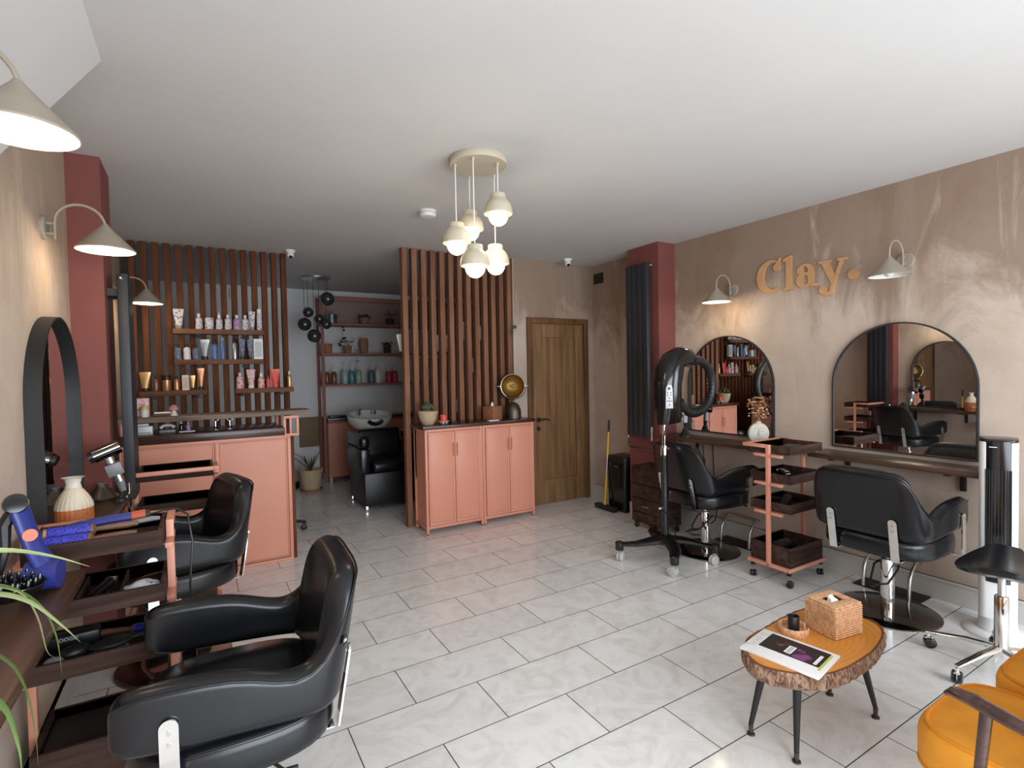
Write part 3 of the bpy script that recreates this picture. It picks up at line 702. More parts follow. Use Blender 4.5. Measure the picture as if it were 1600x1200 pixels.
# ================================================================== TROLLEYS
def trolley(name, label, loc, rz, side_handle=1):
    # long side along local x (0.40), depth along y; handle frame on the +y side
    t = thing(name, label, 'trolley', loc, rz, 'salmon framed tool trolleys')
    hx, zb = 0.205, 0.105
    for s in (-1, 1):
        b = MB(); b.box(s*hx-0.0125, s*hx+0.0125, -0.0125, 0.0125, zb, 0.935, 0.002); obj('post', b, M['salmon'], t)
        for z in (0.865, 0.672, 0.475):
            b = MB(); b.box(s*hx-0.0125+(0.0125 if s < 0 else -0.0125)*0, s*hx+0.0125, -0.10, -0.0125, z-0.012, z+0.006, 0.001); b.box(s*hx-0.0125, s*hx+0.0125, 0.0125, 0.10, z-0.012, z+0.006, 0.001); obj('tray_support', b, M['salmon'], t)
    b = MB()
    for s in (-1, 1): b.box(s*hx-0.0125, s*hx+0.0125, 0.0125, 0.185, 0.912, 0.935, 0.002)
    b.box(-hx+0.0125, hx-0.0125, 0.162, 0.185, 0.912, 0.935, 0.002); obj('handle_frame', b, M['salmon'], t)
    b = MB(); b.box(-hx-0.0125, hx+0.0125, -0.155, -0.135, zb, zb+0.022, 0.002); b.box(-hx-0.0125, hx+0.0125, 0.135, 0.155, zb, zb+0.022, 0.002)
    for s in (-1, 1): b.box(s*hx-0.0125, s*hx+0.0125, -0.135, 0.135, zb, zb+0.022, 0.002)
    obj('base_frame', b, M['salmon'], t)
    def tray(z0, z1, y0=-0.145, y1=0.145):
        b = MB(); x0, x1 = -hx+0.016, hx-0.016; w = 0.014
        b.box(x0, x1, y0, y1, z0, z0+0.010); b.box(x0, x1, y0, y0+w, z0+0.010, z1, 0.001); b.box(x0, x1, y1-w, y1, z0+0.010, z1, 0.001)
        b.box(x0, x0+w, y0+w, y1-w, z0+0.010, z1, 0.001); b.box(x1-w, x1, y0+w, y1-w, z0+0.010, z1, 0.001)
        return obj('tray', b, M['tray'], t)
    tray(0.875, 0.932); tray(0.682, 0.740); tray(0.485, 0.545); tray(0.127, 0.255)
    for x in (-0.19, 0.19):
        for y in (-0.13, 0.13): caster(t, x, y, 0.022, 0.101-0.0, 'black', 'black', a=random.uniform(0, 6))
    return t
trR = trolley('tool_trolley', 'salmon framed trolley with four dark wooden trays between the two right-hand chairs', (3.495, 2.152, 0), 0)
trN = copy_tree(trR, (-0.318, 2.365, 0), 0, 'salmon framed trolley of dark trays between the two left chairs, holding the round brushes', 'salmon framed tool trolleys')
trF = copy_tree(trR, (-0.135, 3.765, 0), PI, 'salmon framed trolley standing right in front of the reception counter', 'salmon framed tool trolleys')

# drawer cart
t = thing('drawer_cart', 'dark brown drawer cart on casters beside the red column', 'drawer cart', (3.53, 3.40, 0))
obj('carcass', MB().box(-0.115, 0.13, -0.17, 0.19, 0.06, 0.575, 0.004), M['tray'], t)
for z0, z1 in ((0.42, 0.555), (0.29, 0.41), (0.165, 0.28), (0.075, 0.155)):
    d = obj('drawer', MB().box(-0.130, -0.116, -0.16, 0.18, z0, z1, 0.003), M['tray'], t)
    b = MB(); b.tube([(-0.131, 0.045, (z0+z1)/2), (-0.146, 0.035, (z0+z1)/2), (-0.146, -0.015, (z0+z1)/2), (-0.131, -0.025, (z0+z1)/2)], 0.004, 6); obj('handle', b, M['steel' if z0 < 0.2 and z0 > 0.1 else 'matt'], d)
for x in (-0.09, 0.10):
    for y in (-0.15, 0.17): caster(t, x, y, 0.022, 0.058, 'black', 'matt', a=random.uniform(0, 6))
o = obj('sectioning_clip', MB().box(-0.05, 0.05, -0.012, 0.012, 0, 0.014, 0.004).tube([(-0.05, 0, 0.012), (0.0, 0, 0.035), (0.05, 0, 0.012)], 0.006, 6), M['black'], loc=(3.50, 3.42, 0.576), rot=(0, 0, 0.5)); tag(o, 'black hair clip lying on top of the drawer cart', 'hair clip')

# bin and broom
t = thing('waste_bin', 'tall black swing-top bin between the broom and the red column', 'bin', (3.77, 4.075, 0))
b = MB(); b.prism([(x, y) for x, y in rrect(0.115, 0.135, 0.03)], 0, 0.50, 0.004, top=[(x*1.04, y*1.04) for x, y in rrect(0.115, 0.135, 0.03)]); obj('body', b, M['gloss'], t)
b = MB(); b.prism([(x, y) for x, y in rrect(0.122, 0.142, 0.03)], 0.501, 0.565, 0.010, top=[(x*0.93, y*0.93) for x, y in rrect(0.122, 0.142, 0.03)]); obj('lid', b, M['black'], t)
obj('badge', MB().box(-0.1225, -0.119, -0.04, 0.02, 0.455, 0.463), M['steel'], t)
t = thing('broom', 'broom with a yellow and steel handle leaning in front of the black bin', 'broom', (3.60, 4.19, 0))
b = MB(); b.box(-0.035, 0.035, -0.17, 0.13, 0.012, 0.048, 0.008); obj('broom_head', b, M['matt'], t)
obj('bristles', MB().box(-0.032, 0.032, -0.165, 0.125, 0, 0.012), M['black'], t)
p0, p1 = Vector((0, 0, 0.045)), Vector((0.075, 0.0, 0.93)); L = lambda k: p0+(p1-p0)*k
obj('lower_grip', MB().cyl(L(0), L(0.08), 0.014).cyl(L(0.08), L(0.36), 0.010), M['yellow'], t)
obj('steel_tube', MB().cyl(L(0.36), L(0.56), 0.008), M['steel'], t)
obj('upper_handle', MB().cyl(L(0.56), L(0.86), 0.0105), M['yellow'], t)
obj('hand_grip', MB().cyl(L(0.86), L(1.0), 0.012), M['black'], t)

# ================================================================== HOOD DRYER ON STAND
t = thing('hood_dryer', 'black ring hood dryer on a wheeled chrome and black stand', 'hood dryer', (3.035, 2.84, 0), 0)
for ang in (155, 233, 307, 58):
    a = math.radians(ang); c, s = math.cos(a), math.sin(a)
    pts = [(0.03*c, 0.03*s, 0.155), (0.13*c-0.03*s, 0.13*s+0.03*c, 0.150), (0.24*c-0.03*s, 0.24*s+0.03*c, 0.138), (0.35*c, 0.35*s, 0.130)]
    lg = obj('leg', MB().tube(pts, [0.070, 0.058, 0.044, 0.032], 16, flat=0.42).lathe([(0, 0), (0.030, 0), (0.032, 0.006), (0.032, 0.055), (0.026, 0.062), (0, 0.062)], (0.36*c, 0.36*s, 0.090), 16), M['gloss'], t)
    T = TR(0.36*c, 0.36*s, 0) @ RZ(a+0.8)
    w = obj('caster', MB(T).box(-0.012, 0.012, -0.012, 0.012, 0.062, 0.090, 0.003), M['chrome'], lg)
    b = MB(T)
    for sd in (-1, 1): b.lathe([(0, -0.009), (0.028, -0.009), (0.036, -0.005), (0.036, 0.005), (0.028, 0.009), (0, 0.009)], (-0.014, sd*0.012, 0.036), 22, (0, 1, 0))
    o = obj('wheel', b, M['clearwheel'], lg)
obj('hub', MB().lathe([(0, 0.125), (0.075, 0.125), (0.08, 0.145), (0.065, 0.178), (0.035, 0.19), (0, 0.19)], n=24), M['gloss'], t)
obj('lower_pole', MB().cyl((0, 0, 0.185), (0, 0, 0.80), 0.027, n=20), M['gloss'], t)
obj('height_collar', MB().lathe([(0, 0.79), (0.027, 0.79), (0.027, 0.86), (0.022, 0.875), (0, 0.875)], n=20).cyl((0.02, 0, 0.845), (0.045, -0.005, 0.845), 0.010), M['chrome'], t)
obj('upper_pole', MB().cyl((0, 0, 0.87), (0.005, 0, 1.05), 0.014), M['chrome'], t)
spine = [((0.050, 1.045), 0.108, 0.070), ((0.046, 1.10), 0.108, 0.085), ((0.040, 1.22), 0.103, 0.095), ((0.040, 1.34), 0.100, 0.098), ((0.062, 1.44), 0.104, 0.098), ((0.110, 1.515), 0.088, 0.088), ((0.175, 1.548), 0.080, 0.085), ((0.245, 1.545), 0.072, 0.078), ((0.300, 1.515), 0.052, 0.060), ((0.325, 1.495), 0.028, 0.035)]
rings = []
for i, ((x, z), a, bb) in enumerate(spine):
    p = spine[max(i-1, 0)][0]; q = spine[min(i+1, len(spine)-1)][0]
    tx, tz = q[0]-p[0], q[1]-p[1]; l = math.hypot(tx, tz); tx /= l; tz /= l
    nx, nz = tz, -tx
    rings.append([Vector((x+nx*a*math.copysign(abs(math.cos(th))**0.75, math.cos(th)), bb*math.copysign(abs(math.sin(th))**0.75, math.sin(th)), z+nz*a*math.copysign(abs(math.cos(th))**0.75, math.cos(th)))) for th in [2*PI*k/24 for k in range(24)]])
hd = obj('housing', MB().loft(rings), M['gloss'], t, True, 50)
pts = []
for k in range(29):
    a = math.radians(118-268*k/28); pts.append((0.360+0.205*math.cos(a), -0.01*math.sin(a), 1.312+0.212*math.sin(a)))
obj('heat_ring', MB().tube(pts, 0.031, 14, flat=1.15), M['black'], t)
b = MB()
for k in range(4, 25, 1):
    a = math.radians(118-268*(k+0.5)/28)
    b.tube([(0.360+0.172*math.cos(a), -0.030, 1.325+0.192*math.sin(a)), (0.360+0.170*math.cos(a), 0.030, 1.325+0.190*math.sin(a))], 0.0035, 5)
o = obj('ring_vent', b, M['matt'], t); o['kind'] = 'stuff'
TPAN = TR(-0.040, -0.090, 1.165) @ RZ(math.radians(-35))
cp = obj('control_panel', MB(TPAN).prism([(-0.024, 0.0), (0.030, 0.0), (0.027, 0.15), (0.020, 0.175), (-0.008, 0.178), (-0.020, 0.15)], -0.004, 0.004, 0.001, T=Matrix.Rotation(PI/2, 4, 'X')), M['lgrey'], t, label='pale grey control panel')
for x, z, s in ((0.002, 0.148, 0.010), (-0.008, 0.118, 0.0045), (0.014, 0.118, 0.0045), (-0.008, 0.100, 0.0045), (0.014, 0.100, 0.0045), (0.003, 0.078, 0.005), (-0.012, 0.055, 0.004), (0.003, 0.055, 0.005), (0.018, 0.055, 0.004), (0.003, 0.028, 0.005)):
    obj('button', MB(TPAN).cyl((x, -0.004, z), (x, -0.0075, z), s, n=10), M['black'], cp)
obj('badge', MB().lathe([(0, 0), (0.022, 0), (0.020, 0.004), (0, 0.005)], (0.055, -0.088, 1.455), 18, (0, -1, 0), sy=0.6), M['grey'], t)
obj('tilt_clamp', MB().cyl((0.155, -0.02, 1.115), (0.185, -0.02, 1.10), 0.018).box(0.14, 0.19, -0.03, 0.03, 1.05, 1.075, 0.004), M['steel'], t)
obj('power_cord', MB().tube([(0.01, -0.02, 1.03), (-0.03, -0.03, 0.95), (-0.045, -0.03, 0.75), (-0.04, -0.02, 0.55), (-0.035, -0.03, 0.38), (0.04, -0.05, 0.30), (0.06, -0.05, 0.18), (0.05, -0.09, 0.16)], 0.005, 8), M['black'], t)
obj('cord_hook', MB().cyl((0, 0, 0.40), (-0.06, -0.01, 0.40), 0.008).ball((-0.06, -0.01, 0.40), 0.012), M['steel'], t)

# ================================================================== LAMPS
def cord(name, pts, r, parent, mat): return obj(name, MB().tube(pts, r, 8), mat, parent)
t = thing('pendant_cluster', 'round beige ceiling plate with five lit dome pendants on white cords', 'pendant light', (1.36, 2.60, CZ))
obj('ceiling_plate', MB().lathe([(0, 0), (0.155, 0), (0.160, -0.006), (0.160, -0.032), (0.156, -0.036), (0, -0.036)], n=48), M['cream'], t)
PEND = [(1.236, 2.638, 2.193), (1.388, 2.773, 2.317), (1.279, 2.506, 2.050), (1.502, 2.679, 2.111), (1.431, 2.513, 2.345)]
def pend(x, y, z, first=[]):
    px, py, pz = x-1.36, y-2.60, z-CZ
    pr = [(0.074, -0.020), (0.079, -0.018), (0.079, -0.010), (0.077, 0.010), (0.070, 0.032), (0.058, 0.052), (0.044, 0.064), (0.043, 0.070), (0.043, 0.088), (0.040, 0.092), (0.006, 0.094), (0.006, 0.086), (0.038, 0.062), (0.052, 0.047), (0.064, 0.030), (0.071, 0.010), (0.073, -0.012), (0.074, -0.020)]
    s = obj('shade', MB().lathe(pr, n=32), M['cream'], t, loc=(px, py, pz))
    obj('globe', MB().ball((0, 0, -0.028), 0.054, n=24), M['globe'], s)
    obj('cord', MB().cyl((0, 0, 0.094), (0, 0, -pz-0.036), 0.0032, n=8), M['white'], s)
    obj('cord_grip', MB().cyl((0, 0, -pz-0.052), (0, 0, -pz-0.036), 0.008, n=10), M['cream'], s)
for p in PEND: pend(*p)
def pl(name, loc, power, col, r=0.05):
    l = bpy.data.lights.new(name, 'POINT'); l.energy = power; l.color = col; l.shadow_soft_size = r
    o = bpy.data.objects.new(name, l); COL.objects.link(o); o.location = loc; return o
for i, (x, y, z) in enumerate(PEND): pl('pendant_bulb_light', (x, y, z-0.10), 1.7, (1.0, 0.84, 0.62), 0.04)

def wall_lamp(loc, side, label, rz_arm=0.0, lit=True, drop=0.11):
    s = side
    t = thing('wall_lamp', label, 'wall lamp', loc, 0, 'beige cone wall lamps')
    T = RZ(rz_arm)
    obj('wall_plate', MB().lathe([(0, 0), (0.050, 0), (0.050, 0.014), (0.046, 0.018), (0, 0.018)], n=28, axis=(s, 0, 0)), M['beige'], t)
    b = MB(T)
    pts = [(s*0.045, 0, -0.045), (s*0.045, 0, 0.03)]
    pts += [(s*(0.045+0.0875-0.0875*math.cos(PI*k/14)), 0, 0.03+0.085*math.sin(PI*k/14)) for k in range(1, 15)]
    pts += [(s*0.22, 0, 0.115-drop)]
    obj('arm', b.tube(pts, 0.0062, 10), M['beige'], t)
    b = MB(T)
    for z in (-0.022, 0.022): b.cyl((s*0.016, 0, z), (s*0.046, 0, z), 0.006, n=8)
    obj('arm_clip', b, M['beige'], t)
    c = (s*0.22, 0, -drop)
    pr = [(0.110, -0.004), (0.113, -0.003), (0.113, 0.001), (0.022, 0.100), (0.015, 0.108), (0.010, 0.116), (0, 0.117)]
    obj('shade', MB(T).lathe(pr, c, 40), M['beige'], t)
    pr2 = [(0.110, -0.004), (0.108, 0.001), (0.020, 0.096), (0, 0.097)]
    obj('shade_lining', MB(T).lathe(pr2, c, 40), M['inwhite'], t, label='white inside of the shade')
    obj('bulb', MB(T).ball((c[0], 0, c[2]+0.020), 0.030, n=18), M['bulb' if lit else 'deadbulb'], t)
    if lit:
        q = T @ Vector((c[0], 0, c[2]-0.050)); pl('wall_lamp_light', (loc[0]+q.x, loc[1]+q.y, loc[2]+q.z), 2.6, (1.0, 0.80, 0.54), 0.03)
    return t
wall_lamp((RX, 2.865, 2.115), -1, 'lit beige cone wall lamp above the far right mirror, left of the lettering')
wall_lamp((RX, 1.60, 2.125), -1, 'unlit beige cone wall lamp right of the lettering', 0.0, False)
wall_lamp((LX, 1.66, 2.135), 1, 'lit beige cone wall lamp cut off by the upper left corner of the photo', drop=0.075)
wall_lamp((LX, 2.98, 2.125), 1, 'lit beige cone wall lamp above the deep-framed left mirror', drop=0.075)
wall_lamp((LX, 5.12, 2.15), 1, 'lit beige cone wall lamp over the reception counter, farthest on the left wall', drop=0.085)

# chrome cluster in the wash area
t = thing('pendant_cluster', 'chrome ceiling plate with six dark smoked glass globes in the wash area', 'pendant light', (1.245, 6.70, CZ))
obj('ceiling_plate', MB().lathe([(0, 0), (0.165, 0), (0.165, -0.022), (0.16, -0.026), (0, -0.026)], n=36), M['steel'], t)
for x, y, z, r in ((-0.106, 0, 2.214, 0.062), (-0.14, 0.06, 2.075, 0.080), (-0.06, -0.09, 1.925, 0.080), (0.035, 0.07, 2.145, 0.062), (0.095, -0.03, 2.075, 0.062), (0.105, -0.09, 2.375, 0.083)):
    x += 0.01
    g = obj('globe', MB().ball((0, 0, 0), r, n=24), M['smoked'], t, loc=(x, y, z-CZ))
    obj('cord', MB().cyl((0, 0, r-0.004), (0, 0, CZ-z-0.026), 0.003, n=6), M['black'], g)

# ceiling fittings
t = thing('smoke_alarm', 'white round smoke alarm on the ceiling left of the pendants', 'smoke alarm', (1.462, 3.60, CZ))
obj('base', MB().lathe([(0, 0), (0.062, 0), (0.062, -0.014), (0, -0.014)], n=32), M['white'], t)
obj('cover', MB().lathe([(0, -0.0145), (0.052, -0.0145), (0.058, -0.020), (0.058, -0.034), (0.050, -0.044), (0.02, -0.047), (0, -0.047)], n=32), M['white'], t)
def cctv(loc, rz, label):
    t = thing('security_camera', label, 'camera', loc, rz, 'ceiling cameras')
    obj('mount', MB().lathe([(0, 0), (0.048, 0), (0.045, -0.010), (0.034, -0.028), (0, -0.028)], n=24), M['white'], t)
    obj('dome', MB().ball((0, 0, -0.045), 0.032, n=20), M['white'], t)
    obj('lens', MB().lathe([(0, 0), (0.017, 0), (0.015, 0.004), (0, 0.006)], (0, -0.022, -0.066), 18, (0, -0.75, -0.65)), M['gloss'], t)
    return t
k = cctv((0.772, 5.33, CZ), 0.0, 'small white ceiling camera near the left slat screen')
copy_tree(k, (3.40, 4.50, CZ), -0.3, 'small white ceiling camera above the oak door', 'ceiling cameras')

# ================================================================== WALL LETTERING
def letter(name, ch, y0, z0, label, build):
    t = None; b = MB(Matrix(((0, 0, -1, RX-0.001), (-1, 0, 0, y0), (0, 1, 0, z0), (0, 0, 0, 1))))
    b.k = 0
    build(b)
    o = obj(name, b, M['gold'], None, False); tag(o, label, 'letter', 'cut-out letters of the wall sign'); return o
D0, D1 = 0.0, 0.014
def P_(b, poly):
    b.k += 1; b.prism(poly, 0.0, 0.012+0.00035*b.k)
def band(b, outer, inner):
    b.k += 1; h = 0.012+0.00035*b.k
    o = b.bm; n = len(outer)
    ao = [o.verts.new((x, y, 0)) for x, y in outer]; ai = [o.verts.new((x, y, 0)) for x, y in inner]
    bo = [o.verts.new((x, y, h)) for x, y in outer]; bi = [o.verts.new((x, y, h)) for x, y in inner]
    for k in range(n-1):
        o.faces.new((ao[k], ao[k+1], ai[k+1], ai[k])); o.faces.new((bo[k], bi[k], bi[k+1], bo[k+1]))
        o.faces.new((ao[k], bo[k], bo[k+1], ao[k+1])); o.faces.new((ai[k], ai[k+1], bi[k+1], bi[k]))
    o.faces.new((ao[0], ai[0], bi[0], bo[0])); o.faces.new((ao[-1], bo[-1], bi[-1], ai[-1]))
    b._new(ao+ai+bo+bi)
def band_old(b, outer, inner):
    # outer and inner polylines of equal length -> solid band
    for k in range(len(outer)-1): b.prism([outer[k], outer[k+1], inner[k+1], inner[k]], D0, D1)
def LC(b):
    o = arc(0.118, 0.125, 0.118, 48, 318, 26, 0.130); i = arc(0.140, 0.130, 0.078, 50, 306, 26, 0.105)
    band(b, o, i)
    P_(b, [(0.150, 0.205), (0.196, 0.205), (0.208, 0.262), (0.190, 0.262), (0.176, 0.240)])
    P_(b, arc(0.172, 0.190, 0.030, 0, 360, 18)[:-1])
def Ll(b):
    P_(b, [(0.018, 0.0), (0.064, 0.0), (0.064, 0.262), (0.045, 0.262), (0.018, 0.245)])
    P_(b, [(-0.006, 0), (0.090, 0), (0.090, 0.012), (0.075, 0.022), (0.010, 0.022), (-0.006, 0.012)])
    P_(b, [(-0.006, 0.222), (0.03, 0.222), (0.064, 0.262), (0.045, 0.262), (-0.006, 0.244)])
def La(b):
    o = arc(0.062, 0.055, 0.062, 0, 360, 26, 0.058); i = arc(0.072, 0.056, 0.022, 0, 360, 26, 0.036); band(b, o, i)
    P_(b, [(0.090, 0.012), (0.132, 0.0), (0.132, 0.13), (0.090, 0.13)])
    P_(b, [(0.128, 0.0), (0.168, 0.0), (0.172, 0.020), (0.128, 0.024)])
    o = arc(0.070, 0.120, 0.062, 0, 165, 16, 0.056); i = arc(0.068, 0.120, 0.024, 0, 160, 16, 0.036); band(b, o, i)
    P_(b, arc(0.032, 0.128, 0.026, 0, 360, 16)[:-1])
def Ly(b):
    P_(b, [(0.012, 0.165), (0.066, 0.165), (0.126, 0.030), (0.098, -0.030)])
    P_(b, [(0.150, 0.165), (0.172, 0.165), (0.100, -0.045), (0.080, -0.030)])
    P_(b, [(-0.004, 0.150), (0.085, 0.150), (0.085, 0.168), (-0.004, 0.168)])
    P_(b, [(0.128, 0.150), (0.194, 0.150), (0.194, 0.168), (0.128, 0.168)])
    o = arc(0.055, -0.030, 0.050, -8, -150, 12, 0.055); i = arc(0.058, -0.028, 0.026, -8, -150, 12, 0.028); band(b, o, i)
    P_(b, arc(0.030, -0.040, 0.030, 0, 360, 16)[:-1])
def Ld(b): P_(b, arc(0.033, 0.045, 0.034, 0, 360, 24)[:-1])
letter('sign_letter', 'C', 2.640, 2.045, 'large tan letter C, first letter of the wall sign', LC)
letter('sign_letter', 'l', 2.412, 2.045, 'tan letter l, second letter of the wall sign', Ll)
letter('sign_letter', 'a', 2.315, 2.048, 'tan letter a, third letter of the wall sign', La)
letter('sign_letter', 'y', 2.145, 2.050, 'tan letter y, fourth letter of the wall sign', Ly)
letter('sign_full_stop', '.', 1.945, 2.045, 'round tan full stop that ends the wall sign', Ld)

# ================================================================== COFFEE TABLE AND WHAT IS ON IT
TT = 0.36; tcx, tcy = 2.09, 1.175
t = thing('coffee_table', 'low live-edge wood slab coffee table on four black splayed legs', 'coffee table', (tcx, tcy, 0))
top = [(1.805, 1.300), (1.745, 1.225), (1.747, 1.160), (1.80, 1.090), (1.864, 1.032), (1.944, 1.008), (2.03, 1.000), (2.118, 1.002), (2.2, 1.005), (2.267, 1.017), (2.35, 1.035), (2.42, 1.060), (2.478, 1.105), (2.485, 1.165), (2.464, 1.245), (2.43, 1.31), (2.37, 1.359), (2.28, 1.372), (2.199, 1.368), (2.10, 1.362), (2.02, 1.352), (1.90, 1.345)]
def smooth_poly(P, n=3):
    for _ in range(n):
        Q = []
        for k in range(len(P)):
            a, b_ = P[k], P[(k+1) % len(P)]
            Q += [(a[0]*0.75+b_[0]*0.25, a[1]*0.75+b_[1]*0.25), (a[0]*0.25+b_[0]*0.75, a[1]*0.25+b_[1]*0.75)]
        P = Q
    return P
tp = [(x-tcx, y-tcy) for x, y in smooth_poly(top, 2)]
sc = lambda P, s: [(x*s, y*s) for x, y in P]
obj('slab', MB().prism(sc(tp, 0.940), TT-0.052, TT, 0.002), M['slab'], t)
obj('sapwood_ring', MB().prism(sc(tp, 0.978), TT-0.054, TT-0.0006), M['sapwood'], t)
rings = []
for z, s in ((TT-0.001, 0.985), (TT-0.012, 1.0), (TT-0.028, 1.012), (TT-0.045, 1.006), (TT-0.060, 0.975), (TT-0.066, 0.93)):
    rings.append([Vector((x*s*(1+0.010*math.sin(k*1.7+z*90)+0.008*math.sin(k*3.9)), y*s*(1+0.018*math.sin(k*2.3+z*70)), z)) for k, (x, y) in enumerate(tp)])
obj('bark_edge', MB().loft(rings), M['bark'], t, True, 30)
for fx, fy, tx, ty in ((1.852, 1.292, 1.905, 1.262), (1.860, 1.110, 1.900, 1.130), (2.372, 1.078, 2.305, 1.110), (2.370, 1.262, 2.31, 1.242)):
    l = obj('leg', MB().cyl((tx-tcx, ty-tcy, TT-0.062), (fx-tcx, fy-tcy, 0.040), 0.0165, 0.009, 14), M['matt'], t)
    obj('foot', MB().cyl((fx-tcx, fy-tcy, 0.0), (fx-tcx, fy-tcy, 0.006), 0.0155, 0.0145, 16).cyl((fx-tcx, fy-tcy, 0.006), (fx-tcx, fy-tcy, 0.040), 0.008, 0.0095, 12), M['bronze'], l)
# rattan tissue box
ux = Vector((0.150, -0.022, 0)).normalized()
t = thing('tissue_box', 'square woven rattan tissue box on the slab coffee table', 'tissue box', (2.253, 1.185, TT+0.001), math.atan2(-0.024, 0.150))
hw, hd_, hh = 0.078, 0.068, 0.122
b = MB()
b.box(-hw, hw, -hd_, -hd_+0.006, 0, hh, 0.002); b.box(-hw, hw, hd_-0.006, hd_, 0, hh, 0.002); b.box(-hw, -hw+0.006, -hd_+0.006, hd_-0.006, 0, hh, 0.002); b.box(hw-0.006, hw, -hd_+0.006, hd_-0.006, 0, hh, 0.002)
for k in range(13):
    z = 0.005+k*0.0093
    b.tube([(-hw, -hd_-0.001, z), (hw, -hd_-0.001, z)], 0.0036, 5); b.tube([(-hw-0.001, -hd_, z), (-hw-0.001, hd_, z)], 0.0036, 5)
bx = obj('woven_box', b, M['rattan'], t)
b = MB(); b.box(-hw, hw, -hd_, -0.022, hh, hh+0.008, 0.002); b.box(-hw, hw, 0.022, hd_, hh, hh+0.008, 0.002); b.box(-hw, -0.040, -0.022, 0.022, hh, hh+0.008, 0.002); b.box(0.040, hw, -0.022, 0.022, hh, hh+0.008, 0.002)
obj('woven_lid', b, M['rattan'], t)
b = MB(); b.loft([[(-0.026, -0.012, hh-0.02), (0.012, -0.014, hh-0.02), (0.014, 0.010, hh-0.02), (-0.022, 0.012, hh-0.02)], [(-0.020, -0.006, hh+0.012), (0.014, -0.012, hh+0.006), (0.006, 0.008, hh+0.014), (-0.024, 0.006, hh+0.02)], [(-0.008, -0.002, hh+0.026), (0.002, -0.006, hh+0.014), (0.000, 0.004, hh+0.018), (-0.012, 0.002, hh+0.028)]]); obj('tissue', b, M['tissue'], t)
# rattan coaster holder with black jar
t = thing('coaster_holder', 'round open woven rattan holder on the coffee table', 'coaster holder', (2.095, 1.262, TT+0.001))
b = MB(); b.lathe([(0, 0), (0.056, 0), (0.056, 0.005), (0, 0.005)], n=32)
ang = [math.radians(-20+ 320*k/30) for k in range(31)]
b.loft([[(r*math.cos(a), r*math.sin(a), z) for r, z in ((0.050, 0.005), (0.057, 0.003), (0.059, 0.012), (0.059, 0.024), (0.056, 0.030), (0.051, 0.026), (0.050, 0.012))] for a in ang])
obj('woven_ring', b, M['rattan'], t)
o = obj('candle_jar', MB().lathe([(0, 0), (0.021, 0), (0.022, 0.003), (0.022, 0.060), (0.0205, 0.062), (0.019, 0.058), (0.019, 0.050), (0, 0.048)], n=28), M['black'], loc=(2.098, 1.262, TT+0.0065)); tag(o, 'small dark grey cylindrical jar standing in the rattan holder', 'jar')
# magazine
A, B_, C_, D_ = Vector((1.790, 1.300)), Vector((2.005, 1.331)), Vector((2.053, 1.049)), Vector((1.841, 1.023))
ex = (C_-B_).normalized(); Lm = 0.283; ang = math.atan2(ex.y, ex.x); 
t = thing('magazine', 'white magazine with a dark photo cover on the coffee table', 'magazine', ((A.x+C_.x)/2, (A.y+C_.y)/2, TT+0.001), ang)
hl, hwid = 0.142, 0.107
obj('pages', MB().box(-hl, hl, -hwid, hwid, 0, 0.009, 0.001), M['paper'], t)
M['cover'] = pattern('magazine photo', (0.012, 0.008, 0.012), (0.30, 0.075, 0.07), 22, 'noise', 0.58, 0.35)
M['cover2'] = pattern('magazine photo violet', (0.02, 0.01, 0.025), (0.24, 0.055, 0.20), 26, 'noise', 0.55, 0.35)
ph = obj('cover_photo', MB().box(-0.100, 0.118, -0.040, 0.090, 0.009, 0.0096), M['black'], t, False)
obj('photo_patch', MB().box(-0.060, 0.010, -0.030, 0.055, 0.0096, 0.0100), M['cover'], ph, False); obj('photo_patch', MB().box(0.020, 0.085, -0.035, 0.045, 0.0096, 0.0100), M['cover2'], ph, False)
obj('lime_strip', MB().box(0.119, 0.128, -0.060, 0.085, 0.009, 0.0096), plain('lime strip', (0.60, 0.66, 0.15), 0.5), t, False)
def text_mesh(name, body, size, mat, parent, loc, rot, ext=0.0004, sx=1.0):
    cu = bpy.data.curves.new(name, 'FONT'); cu.body = body; cu.size = size; cu.extrude = ext; cu.align_x = 'CENTER'; cu.align_y = 'CENTER'
    tmp = bpy.data.objects.new(name+'_src', cu); COL.objects.link(tmp)
    dg = bpy.context.evaluated_depsgraph_get(); me = bpy.data.meshes.new_from_object(tmp.evaluated_get(dg))
    bpy.data.objects.remove(tmp)
    me.materials.clear(); me.materials.append(mat)
    o = bpy.data.objects.new(name, me); COL.objects.link(o); o.parent = parent; o.location = loc; o.rotation_euler = rot; o.scale = (sx, 1, 1)
    return o
# (the thin masthead and the cover line run across the short side)
b = MB(); b.box(-0.136, -0.134, -0.070, -0.046, 0.009, 0.0094)
for k in range(9):
    y = -0.058+k*0.0155
    if k != 6: b.box(-0.134, -0.106, y-0.0008, y+0.0008, 0.009, 0.0094)
    if k in (1, 3, 5): b.box(-0.120, -0.1185, y, y+0.012, 0.009, 0.0094)
obj('masthead', b, M['grey'], t, False)
lb = obj('cover_label', MB().box(-0.013, 0.013, -0.020, 0.042, 0.0101, 0.0105), M['paper'], ph, False)
b = MB()
for k in range(5): b.box(-0.007, 0.007, -0.011+k*0.010, -0.008+k*0.010, 0.0105, 0.0108)
obj('cover_line', b, M['black'], ph, False)
obj('cover_label', MB().box(0.094, 0.106, -0.030, 0.050, 0.0101, 0.0105), M['paper'], ph, False)

